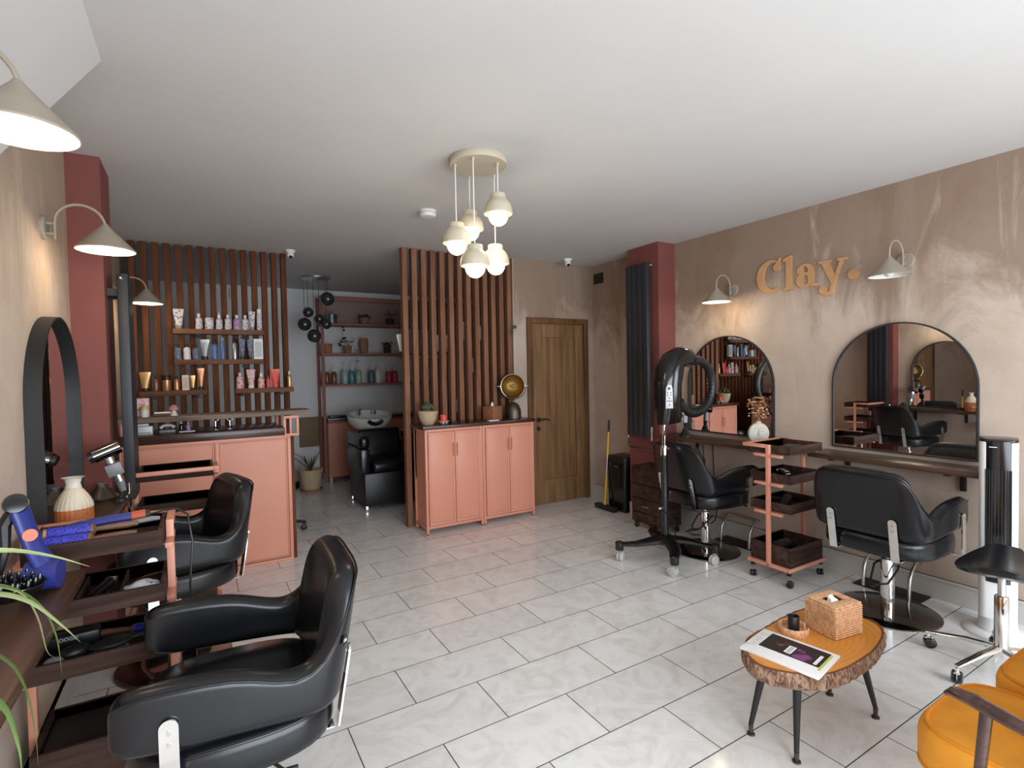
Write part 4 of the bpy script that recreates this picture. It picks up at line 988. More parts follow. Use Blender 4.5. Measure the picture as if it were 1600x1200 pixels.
# ================================================================== TOWER FAN, SADDLE STOOL
t = thing('tower_fan', 'tall white and black tower fan at the right edge by the near mirror shelf', 'tower fan', (3.668, 1.072, 0), math.radians(-73))
obj('base', MB().lathe([(0, 0), (0.145, 0), (0.145, 0.010), (0.135, 0.018), (0.09, 0.026), (0, 0.028)], n=44), M['white'], t)
prof = rrect(0.078, 0.080, 0.035, 6)
obj('tower', MB().lathe([(0, 0.028), (0.088, 0.028), (0.080, 0.06), (0.078, 0.10), (0, 0.10)], n=36).prism(prof, 0.10, 1.045, 0.004), M['white'], t)
b = MB(); b.loft([[(x, y, z) for x, y in [(0.055*math.cos(a)*1.0, -0.070-0.022*abs(math.sin(a))) for a in [PI*k/10 for k in range(11)]]+[(-0.055, -0.05), (0.055, -0.05)]] for z in (0.30, 1.05)])
obj('front_grille_body', b, M['gloss'], t)
b = MB()
for k in range(13):
    a = PI*(k+0.5)/13; x, y = 0.054*math.cos(a), -0.071-0.022*abs(math.sin(a)); b.box(x-0.0015, x+0.0015, y-0.004, y+0.002, 0.32, 0.90)
obj('grille_bars', b, M['matt'], t, False)
obj('top_panel', MB().prism(sc(rrect(0.078, 0.082, 0.035, 6), 1.0), 1.046, 1.060, 0.006), M['gloss'], t)
obj('badge', MB().box(-0.038, -0.006, -0.0935, -0.0915, 1.018, 1.022), M['lgrey'], t)

t = thing('saddle_stool', 'black saddle stool with chrome column and star base behind the mustard sofa', 'stool', (3.215, 0.925, 0), 0.24)
# seat: a saddle surface closed into a solid
n1, n2 = 16, 12; grid = []
def saddle(u, v):
    x = -0.225+0.44*u; y = (-0.17+0.34*v)*(0.75+0.25*math.sin(PI*u)); 
    z = 0.515+0.040*abs(2*u-1)**2.0-0.028*abs(2*v-1)**2
    return Vector((x, y, z))
rings = []
for i in range(n1+1):
    u = i/n1; e = math.sin(PI*min(max(u, 0.04), 0.96))**0.35
    ring = [];
    for j in range(n2+1): p = saddle(u, 0.5+(j/n2-0.5)*e); ring.append(p)
    for j in range(n2, -1, -1): p = saddle(u, 0.5+(j/n2-0.5)*e*0.97); edge = 1-abs(2*j/n2-1)**4; ring.append(p-Vector((0, 0, 0.016+0.030*edge*e)))
    rings.append(ring)
obj('seat', MB().loft(rings), M['leather'], t, True, 60)
obj('column', MB().lathe([(0, 0.10), (0.027, 0.10), (0.027, 0.36), (0.025, 0.365), (0.015, 0.367), (0.015, 0.505), (0, 0.505)], n=24), M['chrome'], t)
obj('seat_mount', MB().box(-0.06, 0.06, -0.05, 0.05, 0.490, 0.500, 0.002).cyl((0.0, 0.0, 0.47), (0, 0, 0.49), 0.03), M['matt'], t)
for k in range(5):
    a = math.radians(79+72*k); c, s = math.cos(a), math.sin(a)
    l = obj('leg', MB().tube([(0.02*c, 0.02*s, 0.115), (0.13*c, 0.13*s, 0.108), (0.29*c, 0.29*s, 0.078)], [0.022, 0.018, 0.013], 10, flat=0.6), M['chrome'], t)
    T = TR(0.285*c, 0.285*s, 0) @ RZ(a+0.5)
    obj('caster', MB(T).cyl((0, 0, 0.055), (0, 0, 0.075), 0.008).box(-0.02, 0.016, -0.012, 0.012, 0.045, 0.056, 0.004), M['chrome'], l)
    b = MB(T)
    for sd in (-1, 1): b.lathe([(0, -0.009), (0.020, -0.009), (0.027, -0.005), (0.027, 0.005), (0.020, 0.009), (0, 0.009)], (-0.008, sd*0.012, 0.027), 18, (0, 1, 0))
    obj('wheel', b, M['gloss'], l)

# ================================================================== MUSTARD SOFA
t = thing('sofa', 'mustard velvet two-seat sofa with dark polished wooden arms, cut by the lower right corner', 'sofa', (2.210, 0.44, 0), 0)
def cushion(b, w, d, h, T, puff=0.02, n=40):
    rr = []
    for s, z in ((0.0, -0.004), (0.6, -0.004), (0.92, 0.0), (0.985, 0.012), (1.0, h*0.3), (1.0, h*0.8), (0.985, h-0.008), (0.93, h+0.004), (0.7, h+puff*0.6), (0.35, h+puff*0.95), (0.0, h+puff)):
        ring = []
        for k in range(n):
            a = 2*PI*k/n; ca, sa = math.cos(a), math.sin(a); e = 0.46
            ring.append(Vector((s*math.copysign(abs(ca)**e, ca)*w, s*math.copysign(abs(sa)**e, sa)*d, z)))
        rr.append(ring)
    b.loft(rr, cap=False, T=T); return rr
for cx, cy, cz, pf in ((-0.240, 0.012, 0.29, 0.012), (0.225, -0.030, 0.305, 0.060)):
    T = TR(cx, cy, cz)
    b = MB(T); rr = cushion(b, 0.230, 0.272, 0.125, T=None, puff=pf); se = obj('seat_cushion', b, M['velvet'], t, True, 60)
    b = MB(T); b.tube([v*1.0 for v in rr[7]], 0.006, 8, closed=True); obj('piping', b, M['velvet_pipe'], se)
    b = MB(T); b.tube([v*1.0 for v in rr[3]], 0.006, 8, closed=True); obj('piping', b, M['velvet_pipe'], se)
    Tb = TR(cx, -0.215, 0.44) @ Matrix.Rotation(math.radians(74), 4, 'X') @ TR(0, 0.21, -0.02)
    b = MB(Tb); rr = cushion(b, 0.256, 0.22, 0.12, T=None); bk = obj('back_cushion', b, M['velvet'], t, True, 60)
    b = MB(Tb); b.tube([v*1.0 for v in rr[7]], 0.006, 8, closed=True); obj('piping', b, M['velvet_pipe'], bk)
for s in (-1, 1):
    am = obj('arm', MB().tube([(s*0.510, 0.160, 0.585), (s*0.514, 0.146, 0.598), (s*0.520, 0.10, 0.600), (s*0.532, 0.02, 0.592), (s*0.530, -0.14, 0.570), (s*0.528, -0.34, 0.56)], [0.011, 0.021, 0.026, 0.025, 0.023, 0.018], 12, flat=0.6), M['darkwood'], t)
    obj('arm_post', MB().cyl((s*0.532, 0.07, 0.595), (s*0.534, 0.115, 0.0), 0.014, 0.011, 12), M['darkwood'], t)
    obj('rear_leg', MB().cyl((s*0.525, -0.28, 0.565), (s*0.53, -0.38, 0.0), 0.017, 0.012, 12), M['darkwood'], t)
b = MB()
b.box(-0.515, 0.515, 0.18, 0.205, 0.235, 0.283, 0.004); b.box(-0.515, 0.515, -0.26, -0.235, 0.235, 0.283, 0.004)
for s in (-1, 1): x0, x1 = sorted((s*0.515, s*0.49)); b.box(x0, x1, -0.235, 0.18, 0.235, 0.283, 0.004)
b.box(-0.012, 0.012, -0.235, 0.18, 0.235, 0.283)
obj('seat_frame', b, M['darkwood'], t)

# ================================================================== HAIR PRODUCTS
def cmat(key, col, rough=0.35, metal=0.0):
    if key not in M['tubes']: M['tubes'][key] = plain(key, col, rough, metal, noise=0.02)
    return M['tubes'][key]
PATW = pattern('white pack with purple scrawl', (0.66, 0.63, 0.66), (0.10, 0.05, 0.12), 55, 'noise', 0.60, 0.4)
PATL = pattern('lilac pack', (0.36, 0.20, 0.38), (0.60, 0.45, 0.62), 60, 'noise', 0.55, 0.4)
PATB = pattern('slate pack with pale print', (0.10, 0.13, 0.19), (0.36, 0.40, 0.46), 60, 'noise', 0.62, 0.4)
PATP = pattern('pink white pack', (0.72, 0.52, 0.50), (0.62, 0.16, 0.20), 38, 'noise', 0.56, 0.4)
NAVY = cmat('navy pack', (0.10, 0.17, 0.38)); CREAMP = cmat('cream pack', (0.62, 0.54, 0.40)); COPPER = cmat('copper pack', (0.50, 0.24, 0.12), 0.3, 0.6)
GOLDP = cmat('gold pack', (0.62, 0.38, 0.16), 0.3, 0.6); AMBER = cmat('amber brown pack', (0.20, 0.08, 0.045), 0.2); CORAL = cmat('coral pack', (0.72, 0.085, 0.055)); WHITEP = cmat('white pack', (0.70, 0.69, 0.67))
SILV = cmat('silver pack', (0.42, 0.44, 0.48), 0.3, 0.7); REDP = cmat('red pack', (0.50, 0.03, 0.05)); LBLUE = cmat('pale blue bottle', (0.36, 0.48, 0.52), 0.15); BLUEL = cmat('blue bottle', (0.10, 0.26, 0.36), 0.15); GREENB = cmat('green bottle', (0.30, 0.46, 0.34), 0.15)
def product(kind, w, h, body, cap, loc, label, group, rz=0.0, cat=None, name=None):
    names = {'tube': 'squeeze_tube', 'bottle': 'shampoo_bottle', 'pump': 'pump_bottle', 'jar': 'product_jar', 'box': 'product_box', 'can': 'spray_can', 'nozzle': 'nozzle_bottle'}
    t = thing(name or names[kind], label, cat or {'tube': 'tube', 'box': 'box', 'jar': 'jar', 'can': 'spray can'}.get(kind, 'bottle'), loc, rz, group)
    r = w/2
    if kind == 'tube':
        ch = 0.16*h
        obj('cap', MB().lathe([(0, 0), (r*0.62, 0), (r*0.66, 0.004), (r*0.66, ch), (0, ch)], n=18, sy=0.75), cap, t)
        rings = []
        for k in range(6):
            f = k/5; a = r*(0.62+0.38*f); d = r*0.5*(1-f)+0.0018
            rings.append([Vector((a*math.cos(x), d*math.sin(x), ch+0.001+(h-ch-0.014)*f)) for x in [2*PI*q/18 for q in range(18)]])
        rings.append([Vector((r*math.cos(x), 0.0016*math.sin(x), h)) for x in [2*PI*q/18 for q in range(18)]])
        obj('body', MB().loft(rings), body, t)
    elif kind in ('bottle', 'pump', 'nozzle', 'can'):
        bh = h*{'bottle': 0.78, 'pump': 0.62, 'nozzle': 0.62, 'can': 0.80}[kind]
        if kind == 'can': pr = [(0, 0), (r*0.96, 0), (r, 0.004), (r, bh-0.008), (r*0.8, bh), (0, bh)]
        elif kind == 'pump': pr = [(0, 0), (r*0.96, 0), (r, 0.005), (r, bh*0.80), (r*0.85, bh*0.90), (r*0.42, bh), (0, bh)]
        else: pr = [(0, 0), (r*0.92, 0), (r, 0.006), (r*0.96, bh*0.3), (r*0.88, bh*0.52), (r*0.97, bh*0.74), (r*0.8, bh*0.92), (r*0.40, bh), (0, bh)]
        obj('body', MB().lathe(pr, n=20), body, t)
        if kind == 'bottle': obj('cap', MB().lathe([(0, bh+0.0005), (r*0.42, bh+0.0005), (r*0.42, h-0.003), (r*0.36, h), (0, h)], n=16), cap, t)
        elif kind == 'can': obj('cap', MB().lathe([(0, bh+0.0005), (r*0.84, bh+0.0005), (r*0.84, h-0.006), (r*0.6, h), (0, h)], n=18), cap, t)
        elif kind == 'nozzle': obj('cap', MB().lathe([(0, bh+0.0005), (r*0.46, bh+0.0005), (r*0.44, bh+0.2*h), (r*0.16, bh+0.22*h), (r*0.08, h), (0, h)], n=16), cap, t)
        else:
            b = MB(); b.lathe([(0, bh+0.0005), (r*0.42, bh+0.0005), (r*0.42, bh+0.10*h), (r*0.14, bh+0.11*h), (r*0.12, h-0.012), (r*0.3, h-0.012), (r*0.3, h), (0, h)], n=14)
            b.tube([(0, 0, h-0.006), (-r*0.6, -r*0.5, h-0.006), (-r*0.75, -r*0.6, h-0.016)], r*0.12, 6); obj('pump_head', b, cap, t)
    elif kind == 'jar':
        obj('body', MB().lathe([(0, 0), (r*0.96, 0), (r, 0.004), (r, h*0.68), (0, h*0.68)], n=22), body, t)
        obj('lid', MB().lathe([(0, h*0.68+0.0005), (r*1.01, h*0.68+0.0005), (r*1.01, h-0.003), (r*0.97, h), (0, h)], n=22), cap, t)
    else:
        obj('carton', MB().box(-r, r, -r*0.55, r*0.55, 0, h, 0.001), body, t, False)
        obj('front_print', MB().box(-r*0.75, r*0.75, -r*0.55-0.0008, -r*0.55, h*0.12, h*0.85), cap, t, False)
    return t
# display shelves on the left slat screen
def display_shelf(x0, x1, z, label, bx):
    t = thing('display_shelf', label, 'shelf', ((x0+x1)/2, 5.44, z), 0)
    obj('board', MB().box(-(x1-x0)/2, (x1-x0)/2, -0.06, 0.058, -0.044, 0, 0.002), M['shelfwood'], t)
    for x in bx:
        obj('bracket', MB().box(x-t.location.x-0.014, x-t.location.x+0.014, -0.062, 0.056, -0.056, -0.0445, 0.001).box(x-t.location.x-0.03, x-t.location.x+0.03, 0.02, 0.056, -0.072, -0.0565, 0.001), M['matt'], t)
zs = {'a': 1.887, 'b': 1.618, 'c': 1.350, 'd': 1.350}
display_shelf(-0.185, 0.525, zs['a'], 'topmost wooden display shelf on the left slat screen', (0.0, 0.37))
display_shelf(-0.185, 0.520, zs['b'], 'second wooden display shelf from the top on the left slat screen', (0.0, 0.37))
display_shelf(-0.440, 0.055, zs['c'], 'lower left wooden display shelf, holding gold and brown products', (-0.35, -0.02))
display_shelf(0.278, 0.775, zs['d'], 'lower right wooden display shelf, holding pink and red products', (0.34, 0.66))
BL = M['black']; WH = M['white']; Yp = 5.43
G1 = 'white and purple products on the top display shelf'
for kind, x, w, h, bo, ca, lb in (
    ('tube', -0.141, 0.080, 0.174, PATW, M['grey'], 'large white patterned tube at the left end of the top display shelf'),
    ('bottle', 0.011, 0.058, 0.140, PATW, WH, 'white patterned bottle second from the left on the top display shelf'),
    ('jar', 0.090, 0.070, 0.104, PATW, PATW, 'squat white and purple tub on the top display shelf'),
    ('nozzle', 0.168, 0.058, 0.162, PATW, WH, 'white bottle with a pointed nozzle right of the squat tub'),
    ('bottle', 0.238, 0.058, 0.137, PATW, WH, 'white patterned bottle in the middle, left of the lilac one'),
    ('bottle', 0.309, 0.060, 0.137, PATL, WH, 'lilac bottle on the top display shelf'),
    ('bottle', 0.378, 0.056, 0.138, PATW, WH, 'white patterned bottle just right of the lilac one'),
    ('tube', 0.437, 0.052, 0.173, PATW, M['grey'], 'narrow white patterned tube near the right end of the top display shelf'),
    ('can', 0.496, 0.044, 0.200, PATW, WH, 'tall slim white spray at the right end of the top display shelf')):
    product(kind, w, h, bo, ca, (x, Yp, zs['a']), lb, G1)
G2 = 'slate and blue products on the second display shelf'
for kind, x, w, h, bo, ca, lb in (
    ('bottle', -0.155, 0.058, 0.141, PATB, BL, 'slate grey black-capped bottle at the left end of the second display shelf'),
    ('bottle', -0.087, 0.060, 0.141, WHITEP, BL, 'white bottle with a black cap on the second display shelf'),
    ('bottle', -0.020, 0.058, 0.136, PATB, BL, 'blue-grey bottle between the white bottle and the silver tube'),
    ('tube', 0.049, 0.074, 0.178, SILV, BL, 'wide silver tube on the second display shelf'),
    ('bottle', 0.124, 0.056, 0.179, NAVY, BL, 'mid blue bottle with a black shoulder on the second display shelf'),
    ('can', 0.188, 0.044, 0.205, NAVY, M['grey'], 'tall blue spray can on the second display shelf'),
    ('can', 0.285, 0.040, 0.188, SILV, BL, 'silver spray can standing right of the gap on the second display shelf'),
    ('tube', 0.346, 0.056, 0.183, PATB, BL, 'dark slate tube right of the silver spray can'),
    ('tube', 0.412, 0.048, 0.183, PATB, BL, 'narrow dark slate tube beside the pale box'),
    ('box', 0.480, 0.078, 0.190, WHITEP, cmat('pale print', (0.42, 0.43, 0.44)), 'pale grey carton at the right end of the second display shelf')):
    product(kind, w, h, bo, ca, (x, Yp, zs['b']), lb, G2)
G3 = 'gold and brown products on the lower left display shelf'
for kind, x, w, h, bo, ca, lb in (
    ('tube', -0.398, 0.082, 0.164, GOLDP, BL, 'wide gold tube at the left end of the lower left display shelf'),
    ('bottle', -0.322, 0.044, 0.133, AMBER, BL, 'slim dark brown bottle beside the wide gold tube'),
    ('jar', -0.245, 0.066, 0.136, COPPER, BL, 'fat copper brown pot with a black lid on the lower left display shelf'),
    ('bottle', -0.172, 0.048, 0.129, COPPER, BL, 'copper brown bottle with a black cap on the lower left display shelf'),
    ('box', -0.106, 0.052, 0.133, CREAMP, cmat('beige print', (0.52, 0.34, 0.25)), 'cream carton on the lower left display shelf'),
    ('tube', -0.052, 0.043, 0.128, GOLDP, BL, 'small gold tube beside the cream carton'),
    ('tube', 0.010, 0.058, 0.191, COPPER, BL, 'tall copper tube at the right end of the lower left display shelf')):
    product(kind, w, h, bo, ca, (x, Yp, zs['c']), lb, G3)
G4 = 'pink and red products on the lower right display shelf'
for kind, x, w, h, bo, ca, lb in (
    ('bottle', 0.320, 0.066, 0.145, PATP, M['lgrey'], 'pale pink bottle at the left end of the lower right display shelf'),
    ('tube', 0.412, 0.074, 0.173, PATP, WH, 'pink and white tube on the lower right display shelf'),
    ('nozzle', 0.497, 0.062, 0.165, PATP, WH, 'pale pink nozzle bottle on the lower right display shelf'),
    ('bottle', 0.556, 0.036, 0.115, CORAL, REDP, 'small red bottle beside the big coral tube'),
    ('tube', 0.618, 0.086, 0.174, CORAL, CORAL, 'big coral red tube on the lower right display shelf'),
    ('bottle', 0.743, 0.040, 0.154, GOLDP, WH, 'slim gold bottle with a white cap, last on the lower right display shelf')):
    product(kind, w, h, bo, ca, (x, Yp, zs['d']), lb, G4)

# ---- on and under the raised shelf
ZR = 1.184
t = thing('gift_box', 'pink and orange printed carton at the left end of the raised oak shelf', 'box', (-0.375, 4.66, ZR))
obj('carton', MB().box(-0.055, 0.055, -0.03, 0.03, 0, 0.135, 0.001), cmat('salmon carton', (0.66, 0.26, 0.18)), t, False)
obj('front_print', MB().box(-0.018, 0.053, -0.0308, -0.030, 0.006, 0.130), PATP, t, False)
t = product('jar', 0.050, 0.078, WHITEP, cmat('lime lid', (0.50, 0.46, 0.12)), (-0.345, 4.585, ZR), 'small white pot with a yellow-green lid in front of the pink carton', 'small things on the raised shelf')
t = thing('card_stand', 'white card resting on a small brown wooden block on the raised shelf', 'card holder', (-0.24, 4.62, ZR))
obj('wooden_block', MB().box(-0.055, 0.055, -0.025, 0.025, 0, 0.020, 0.003), M['shelfwood'], t); obj('card', MB().box(-0.050, 0.050, -0.022, 0.022, 0.0205, 0.030, 0.001), M['paper'], t)
t = thing('mushroom_ornament', 'pink mushroom ornament with a cream stem on the raised shelf', 'ornament', (-0.170, 4.60, ZR))
obj('stem', MB().lathe([(0, 0), (0.026, 0), (0.024, 0.010), (0.016, 0.025), (0.013, 0.045), (0, 0.046)], n=18), M['ceramic'], t); obj('cap', MB().lathe([(0, 0.046), (0.028, 0.040), (0.032, 0.048), (0.025, 0.066), (0.012, 0.078), (0, 0.081)], n=20), cmat('dusty pink', (0.58, 0.24, 0.21)), t)
ZW = 1.059
t = thing('card_printer', 'pale grey till printer on the dark worktop beneath the raised shelf', 'printer', (-0.355, 4.60, ZW))
obj('body', MB().box(-0.055, 0.055, -0.045, 0.045, 0, 0.062, 0.006), M['lgrey'], t); obj('paper_roll_cover', MB().box(-0.040, 0.030, -0.02, 0.04, 0.0625, 0.078, 0.004), WHITEP, t); obj('front_slot', MB().box(-0.045, 0.045, -0.047, -0.0455, 0.010, 0.018), M['grey'], t)
o = obj('white_cable', MB().tube([(-0.43, 4.56, ZW+0.004), (-0.425, 4.55, ZW+0.06), (-0.41, 4.57, ZW+0.07), (-0.395-0.03, 4.6, ZW+0.03), (-0.44, 4.62, ZW+0.005)], 0.003, 6), M['lgrey']); tag(o, 'thin pale cable looped at the left of the till printer', 'cable')
t = thing('desk_telephone', 'small dark and silver telephone beside the till printer on the worktop', 'telephone', (-0.215, 4.66, ZW)); obj('phone_base', MB().box(-0.05, 0.05, -0.05, 0.05, 0, 0.02, 0.006), M['grey'], t); obj('handset', MB().tube([(-0.045, 0, 0.034), (-0.02, 0, 0.052), (0.02, 0, 0.052), (0.045, 0, 0.034)], [0.014, 0.010, 0.010, 0.014], 10), M['lgrey'], t)
product('bottle', 0.030, 0.070, M['gloss'], WH, (-0.130, 4.70, ZW), 'small black bottle with a white top under the raised shelf', 'small bottles under the raised shelf'); product('nozzle', 0.032, 0.080, PATL, PATP, (-0.085, 4.69, ZW), 'small purple bottle with a pink top under the raised shelf', 'small bottles under the raised shelf')
o = obj('notepad', MB().box(-0.05, 0.05, -0.03, 0.03, 0, 0.006, 0.001), M['paper'], loc=(-0.09, 4.61, ZW)); tag(o, 'small white notepad on the dark worktop', 'notepad')
for x, lb in ((0.10, 'small black hand mirror stand behind the raised shelf, left one'), (0.20, 'small black hand mirror stand behind the raised shelf, right one')):
    t = thing('hook_stand', lb.replace('hand mirror stand', 'ring-topped stand').replace('behind', 'under'), 'stand', (x, 4.80, ZW)); obj('base', MB().lathe([(0, 0), (0.022, 0), (0.018, 0.006), (0, 0.008)], n=16), M['gloss'], t); obj('ring', MB().tube([(0.02*math.cos(a), 0, 0.07+0.02*math.sin(a)) for a in [2*PI*k/16 for k in range(16)]], 0.003, 6, closed=True).cyl((0, 0, 0.006), (0, 0, 0.05), 0.003, n=6), M['chrome'], t)

# ---- on the salmon cabinets
ZC = 0.983
t = thing('potted_cactus', 'grey-green clustered cactus in a tan clay bowl on the left salmon cabinet', 'potted plant', (1.800, 4.55, ZC))
obj('pot', MB().lathe([(0, 0), (0.050, 0), (0.056, 0.006), (0.078, 0.050), (0.090, 0.105), (0.094, 0.108), (0.094, 0.125), (0.086, 0.125), (0.082, 0.112), (0, 0.110)], n=32), M['tan_pot'], t)
b = MB(); random.seed(3)
for k in range(34):
    a = random.uniform(0, 2*PI); r = 0.055*math.sqrt(random.random()); b.ball((r*math.cos(a), r*math.sin(a), 0.130+0.055*(1-(r/0.075)**2)+random.uniform(-0.006, 0.010)), random.uniform(0.015, 0.023), n=8)
obj('cactus', b, M['cactus'], t)
t = thing('candle_stand', 'small footed white dish beside the clay bowl on the cabinet', 'candle stand', (1.935, 4.50, ZC))
obj('dish', MB().lathe([(0, 0.022), (0.045, 0.022), (0.050, 0.026), (0.050, 0.030), (0, 0.028)], n=24), M['ceramic'], t)
for k in range(3): obj('foot', MB().ball((0.028*math.cos(2.1*k), 0.028*math.sin(2.1*k), 0.011), 0.011, n=10), M['ceramic'], t)
o = obj('candle', MB().lathe([(0, 0), (0.031, 0), (0.032, 0.004), (0.032, 0.052), (0.029, 0.056), (0.027, 0.050), (0, 0.049)], n=24), CORAL, loc=(1.935, 4.50, ZC+0.0305)); tag(o, 'coral red candle on the small footed dish', 'candle')
t = thing('tissue_box', 'brown wooden tissue cube on the right salmon cabinet', 'tissue box', (2.490, 4.57, ZC), 0.35)
obj('cube', MB().box(-0.068, 0.068, -0.068, 0.068, 0, 0.135, 0.003), plain('cedar', (0.30, 0.12, 0.06), 0.5, noise=0.15, nscale=30), t); obj('tissue', MB().loft([[(-0.02, -0.008, 0.135), (0.018, -0.008, 0.135), (0.018, 0.008, 0.135), (-0.02, 0.008, 0.135)], [(-0.014, -0.004, 0.16), (0.010, -0.006, 0.158), (0.008, 0.004, 0.16), (-0.012, 0.004, 0.162)], [(-0.004, 0, 0.175), (0.004, -0.002, 0.173), (0.004, 0.002, 0.173), (-0.002, 0.002, 0.176)]]), M['tissue'], t)
o = obj('business_cards', MB().box(-0.055, 0.055, -0.025, 0.025, 0, 0.009, 0.001), M['paper'], loc=(2.435, 4.455, ZC)); tag(o, 'thin stack of white cards before the wooden tissue cube', 'cards')
t = thing('table_lamp', 'bronze table lamp with a round tilting brass reflector on the right salmon cabinet', 'table lamp', (2.735, 4.575, ZC), math.radians(-28))
obj('dome_base', MB().lathe([(0, 0), (0.080, 0), (0.080, 0.055), (0.076, 0.090), (0.062, 0.128), (0.040, 0.152), (0.014, 0.164), (0.012, 0.185), (0, 0.186)], n=36), M['bronze'], t)
hz = 0.325; b = MB(); b.lathe([(0.118, 0.0), (0.124, 0.002), (0.124, -0.010), (0.110, -0.050), (0.080, -0.082), (0.040, -0.098), (0, -0.102)], (0, 0, hz), 40, (0, -1, 0.05)); rf = obj('reflector_shell', b, M['bronze'], t)
obj('reflector', MB().lathe([(0.118, 0.0), (0.106, -0.042), (0.078, -0.074), (0.040, -0.090), (0, -0.094)], (0, 0, hz), 40, (0, -1, 0.05)), M['brass'], t, label='brass inside of the reflector')
obj('rim', MB().tube([(0.122*math.cos(a), -0.002, hz+0.122*math.sin(a)) for a in [2*PI*k/40 for k in range(40)]], 0.0045, 8, closed=True), M['steel'], t)
obj('bulb', MB().ball((0, 0.045, hz), 0.020, n=14).cyl((0, 0.06, hz), (0, 0.088, hz), 0.011), M['brass'], t)
obj('yoke', MB().tube([(0.134*math.cos(a), 0.02, hz+0.134*math.sin(a)) for a in [PI+PI*k/20 for k in range(21)]], 0.0045, 8), M['bronze'], t)
for s in (-1, 1): obj('yoke_knob', MB().cyl((s*0.122, 0.02, hz), (s*0.146, 0.02, hz), 0.006).ball((s*0.150, 0.02, hz), 0.008, n=10), M['steel'], t)

# ================================================================== WASH AREA
SR = plain('dull red frame paint', (0.34, 0.12, 0.085), 0.6)
t = thing('wash_shelving', 'tall red framed shelving on the far wall of the wash area', 'shelving unit', (2.35, 7.53, 0))
x0, x1 = -0.93, 1.10
for x in (x0, x0+0.045*0): pass
for x in (x0, x1):
    obj('upright', MB().box(x, x+0.035, -0.18, -0.145, 0.0, 2.52, 0.002), SR, t); obj('upright', MB().box(x, x+0.035, 0.145, 0.18, 0.0, 2.52, 0.002), SR, t)
obj('top_beam', MB().box(x0+0.035, x1, -0.18, -0.145, 2.465, 2.52, 0.002), SR, t)
obj('back_panel', MB().box(x0+0.035, x1, 0.15, 0.18, 2.18, 2.50), plain('dusty rose panel', (0.34, 0.23, 0.21), 0.7), t)
for z in (2.155, 1.745, 1.322): obj('shelf', MB().box(x0+0.001, x1+0.034, -0.178, 0.144, z-0.028, z, 0.002), SR, t)
t = thing('wash_cabinet', 'salmon cabinet with a dark top standing under the wash area shelves', 'cabinet', (2.35, 7.50, 0))
obj('body', MB().box(-0.885, 1.09, -0.20, 0.19, 0.07, 0.80, 0.003), M['salmon_dark'], t); obj('worktop', MB().box(-0.89, 1.095, -0.215, 0.195, 0.83, 0.865, 0.003), M['darktop'], t); obj('upper_rail', MB().box(-0.885, 1.09, -0.205, 0.19, 0.801, 0.829), SR, t)
for x in (-0.86, 0.1, 1.06): obj('leg', MB().box(x-0.015, x+0.015, -0.19, -0.16, 0, 0.069), M['steel'], t)
o = obj('black_tray', MB().box(-0.12, 0.12, -0.08, 0.08, 0, 0.028, 0.004), M['black'], loc=(1.62, 7.40, 0.866)); tag(o, 'flat black tray on the wash area cabinet left of the basin', 'tray')
G = 'pump bottles on the wash area shelf'
for x, w, h, bo, lb in ((1.495, 0.080, 0.278, AMBER, 'amber pump bottle at the left end of the wash area shelf'), (1.590, 0.080, 0.280, AMBER, 'second amber pump bottle on the wash area shelf, left of the pale blue one'),
    (1.737, 0.092, 0.305, LBLUE, 'pale blue pump bottle on the wash area shelf'), (1.833, 0.080, 0.300, BLUEL, 'deep blue pump bottle on the wash area shelf'), (1.926, 0.088, 0.315, GREENB, 'green pump bottle on the wash area shelf'),
    (2.107, 0.090, 0.31, PATB, 'dark and white labelled pump bottle right of the gap on the wash area shelf'), (2.204, 0.084, 0.315, WHITEP, 'white pump bottle with dark print on the wash area shelf'),
    (2.362, 0.085, 0.275, REDP, 'left one of two dark red pump bottles on the wash area shelf'), (2.450, 0.085, 0.279, REDP, 'right one of two dark red pump bottles on the wash area shelf')):
    product('pump', w, h, bo, M['lgrey'], (x, 7.45, 1.3225), lb, G)
GP = 'clay pots on the middle wash area shelf'
def pot(name, x, z, rt, rb, h, mat, label, plant=None, group=GP, y=7.45):
    t = thing(name, label, 'pot' if not plant else 'potted plant', (x, y, z), 0, group)
    obj('pot', MB().lathe([(0, 0), (rb, 0), (rt*0.97, h*0.84), (rt*1.05, h*0.85), (rt*1.05, h), (rt*0.92, h), (rt*0.90, h*0.9), (0, h*0.88)], n=24), mat, t)
    if plant == 'vine':
        b = MB(); st = []
        for s, (dx, dz) in enumerate(((0.10, -0.22), (-0.06, 0.10), (0.05, 0.09), (-0.10, 0.05))):
            p = [Vector((0, -rt*0.6, h)), Vector((dx*0.4, -rt*1.2, h+0.05)), Vector((dx*0.8, -rt*1.5-0.05, h+0.02+dz*0.4)), Vector((dx, -rt*1.5-0.05, h+dz))]
            b.tube(p, 0.002, 5)
            for q in p[1:]:
                for e in (-1, 1): b.ball(q+Vector((e*0.014, 0, 0.004)), 0.013, 0.35, 8)
        obj('foliage', b, M['leaf_dark'], t)
    elif plant == 'clump':
        b = MB()
        for k in range(26):
            a = random.uniform(0, 2*PI); r = rt*random.uniform(0.2, 1.3); b.ball((r*math.cos(a), r*math.sin(a), h+random.uniform(0.0, 0.05)), random.uniform(0.012, 0.02), 0.5, 7)
        obj('foliage', b, M['leaf_dark'], t)
    return t
pot('clay_pot', 1.520, 1.746, 0.060, 0.050, 0.130, M['terracotta'], 'empty terracotta pot at the left end of the middle wash area shelf')
pot('potted_plant', 1.784, 1.746, 0.057, 0.045, 0.105, M['brown_pot'], 'dark pot with trailing leaves on the middle wash area shelf', 'vine')
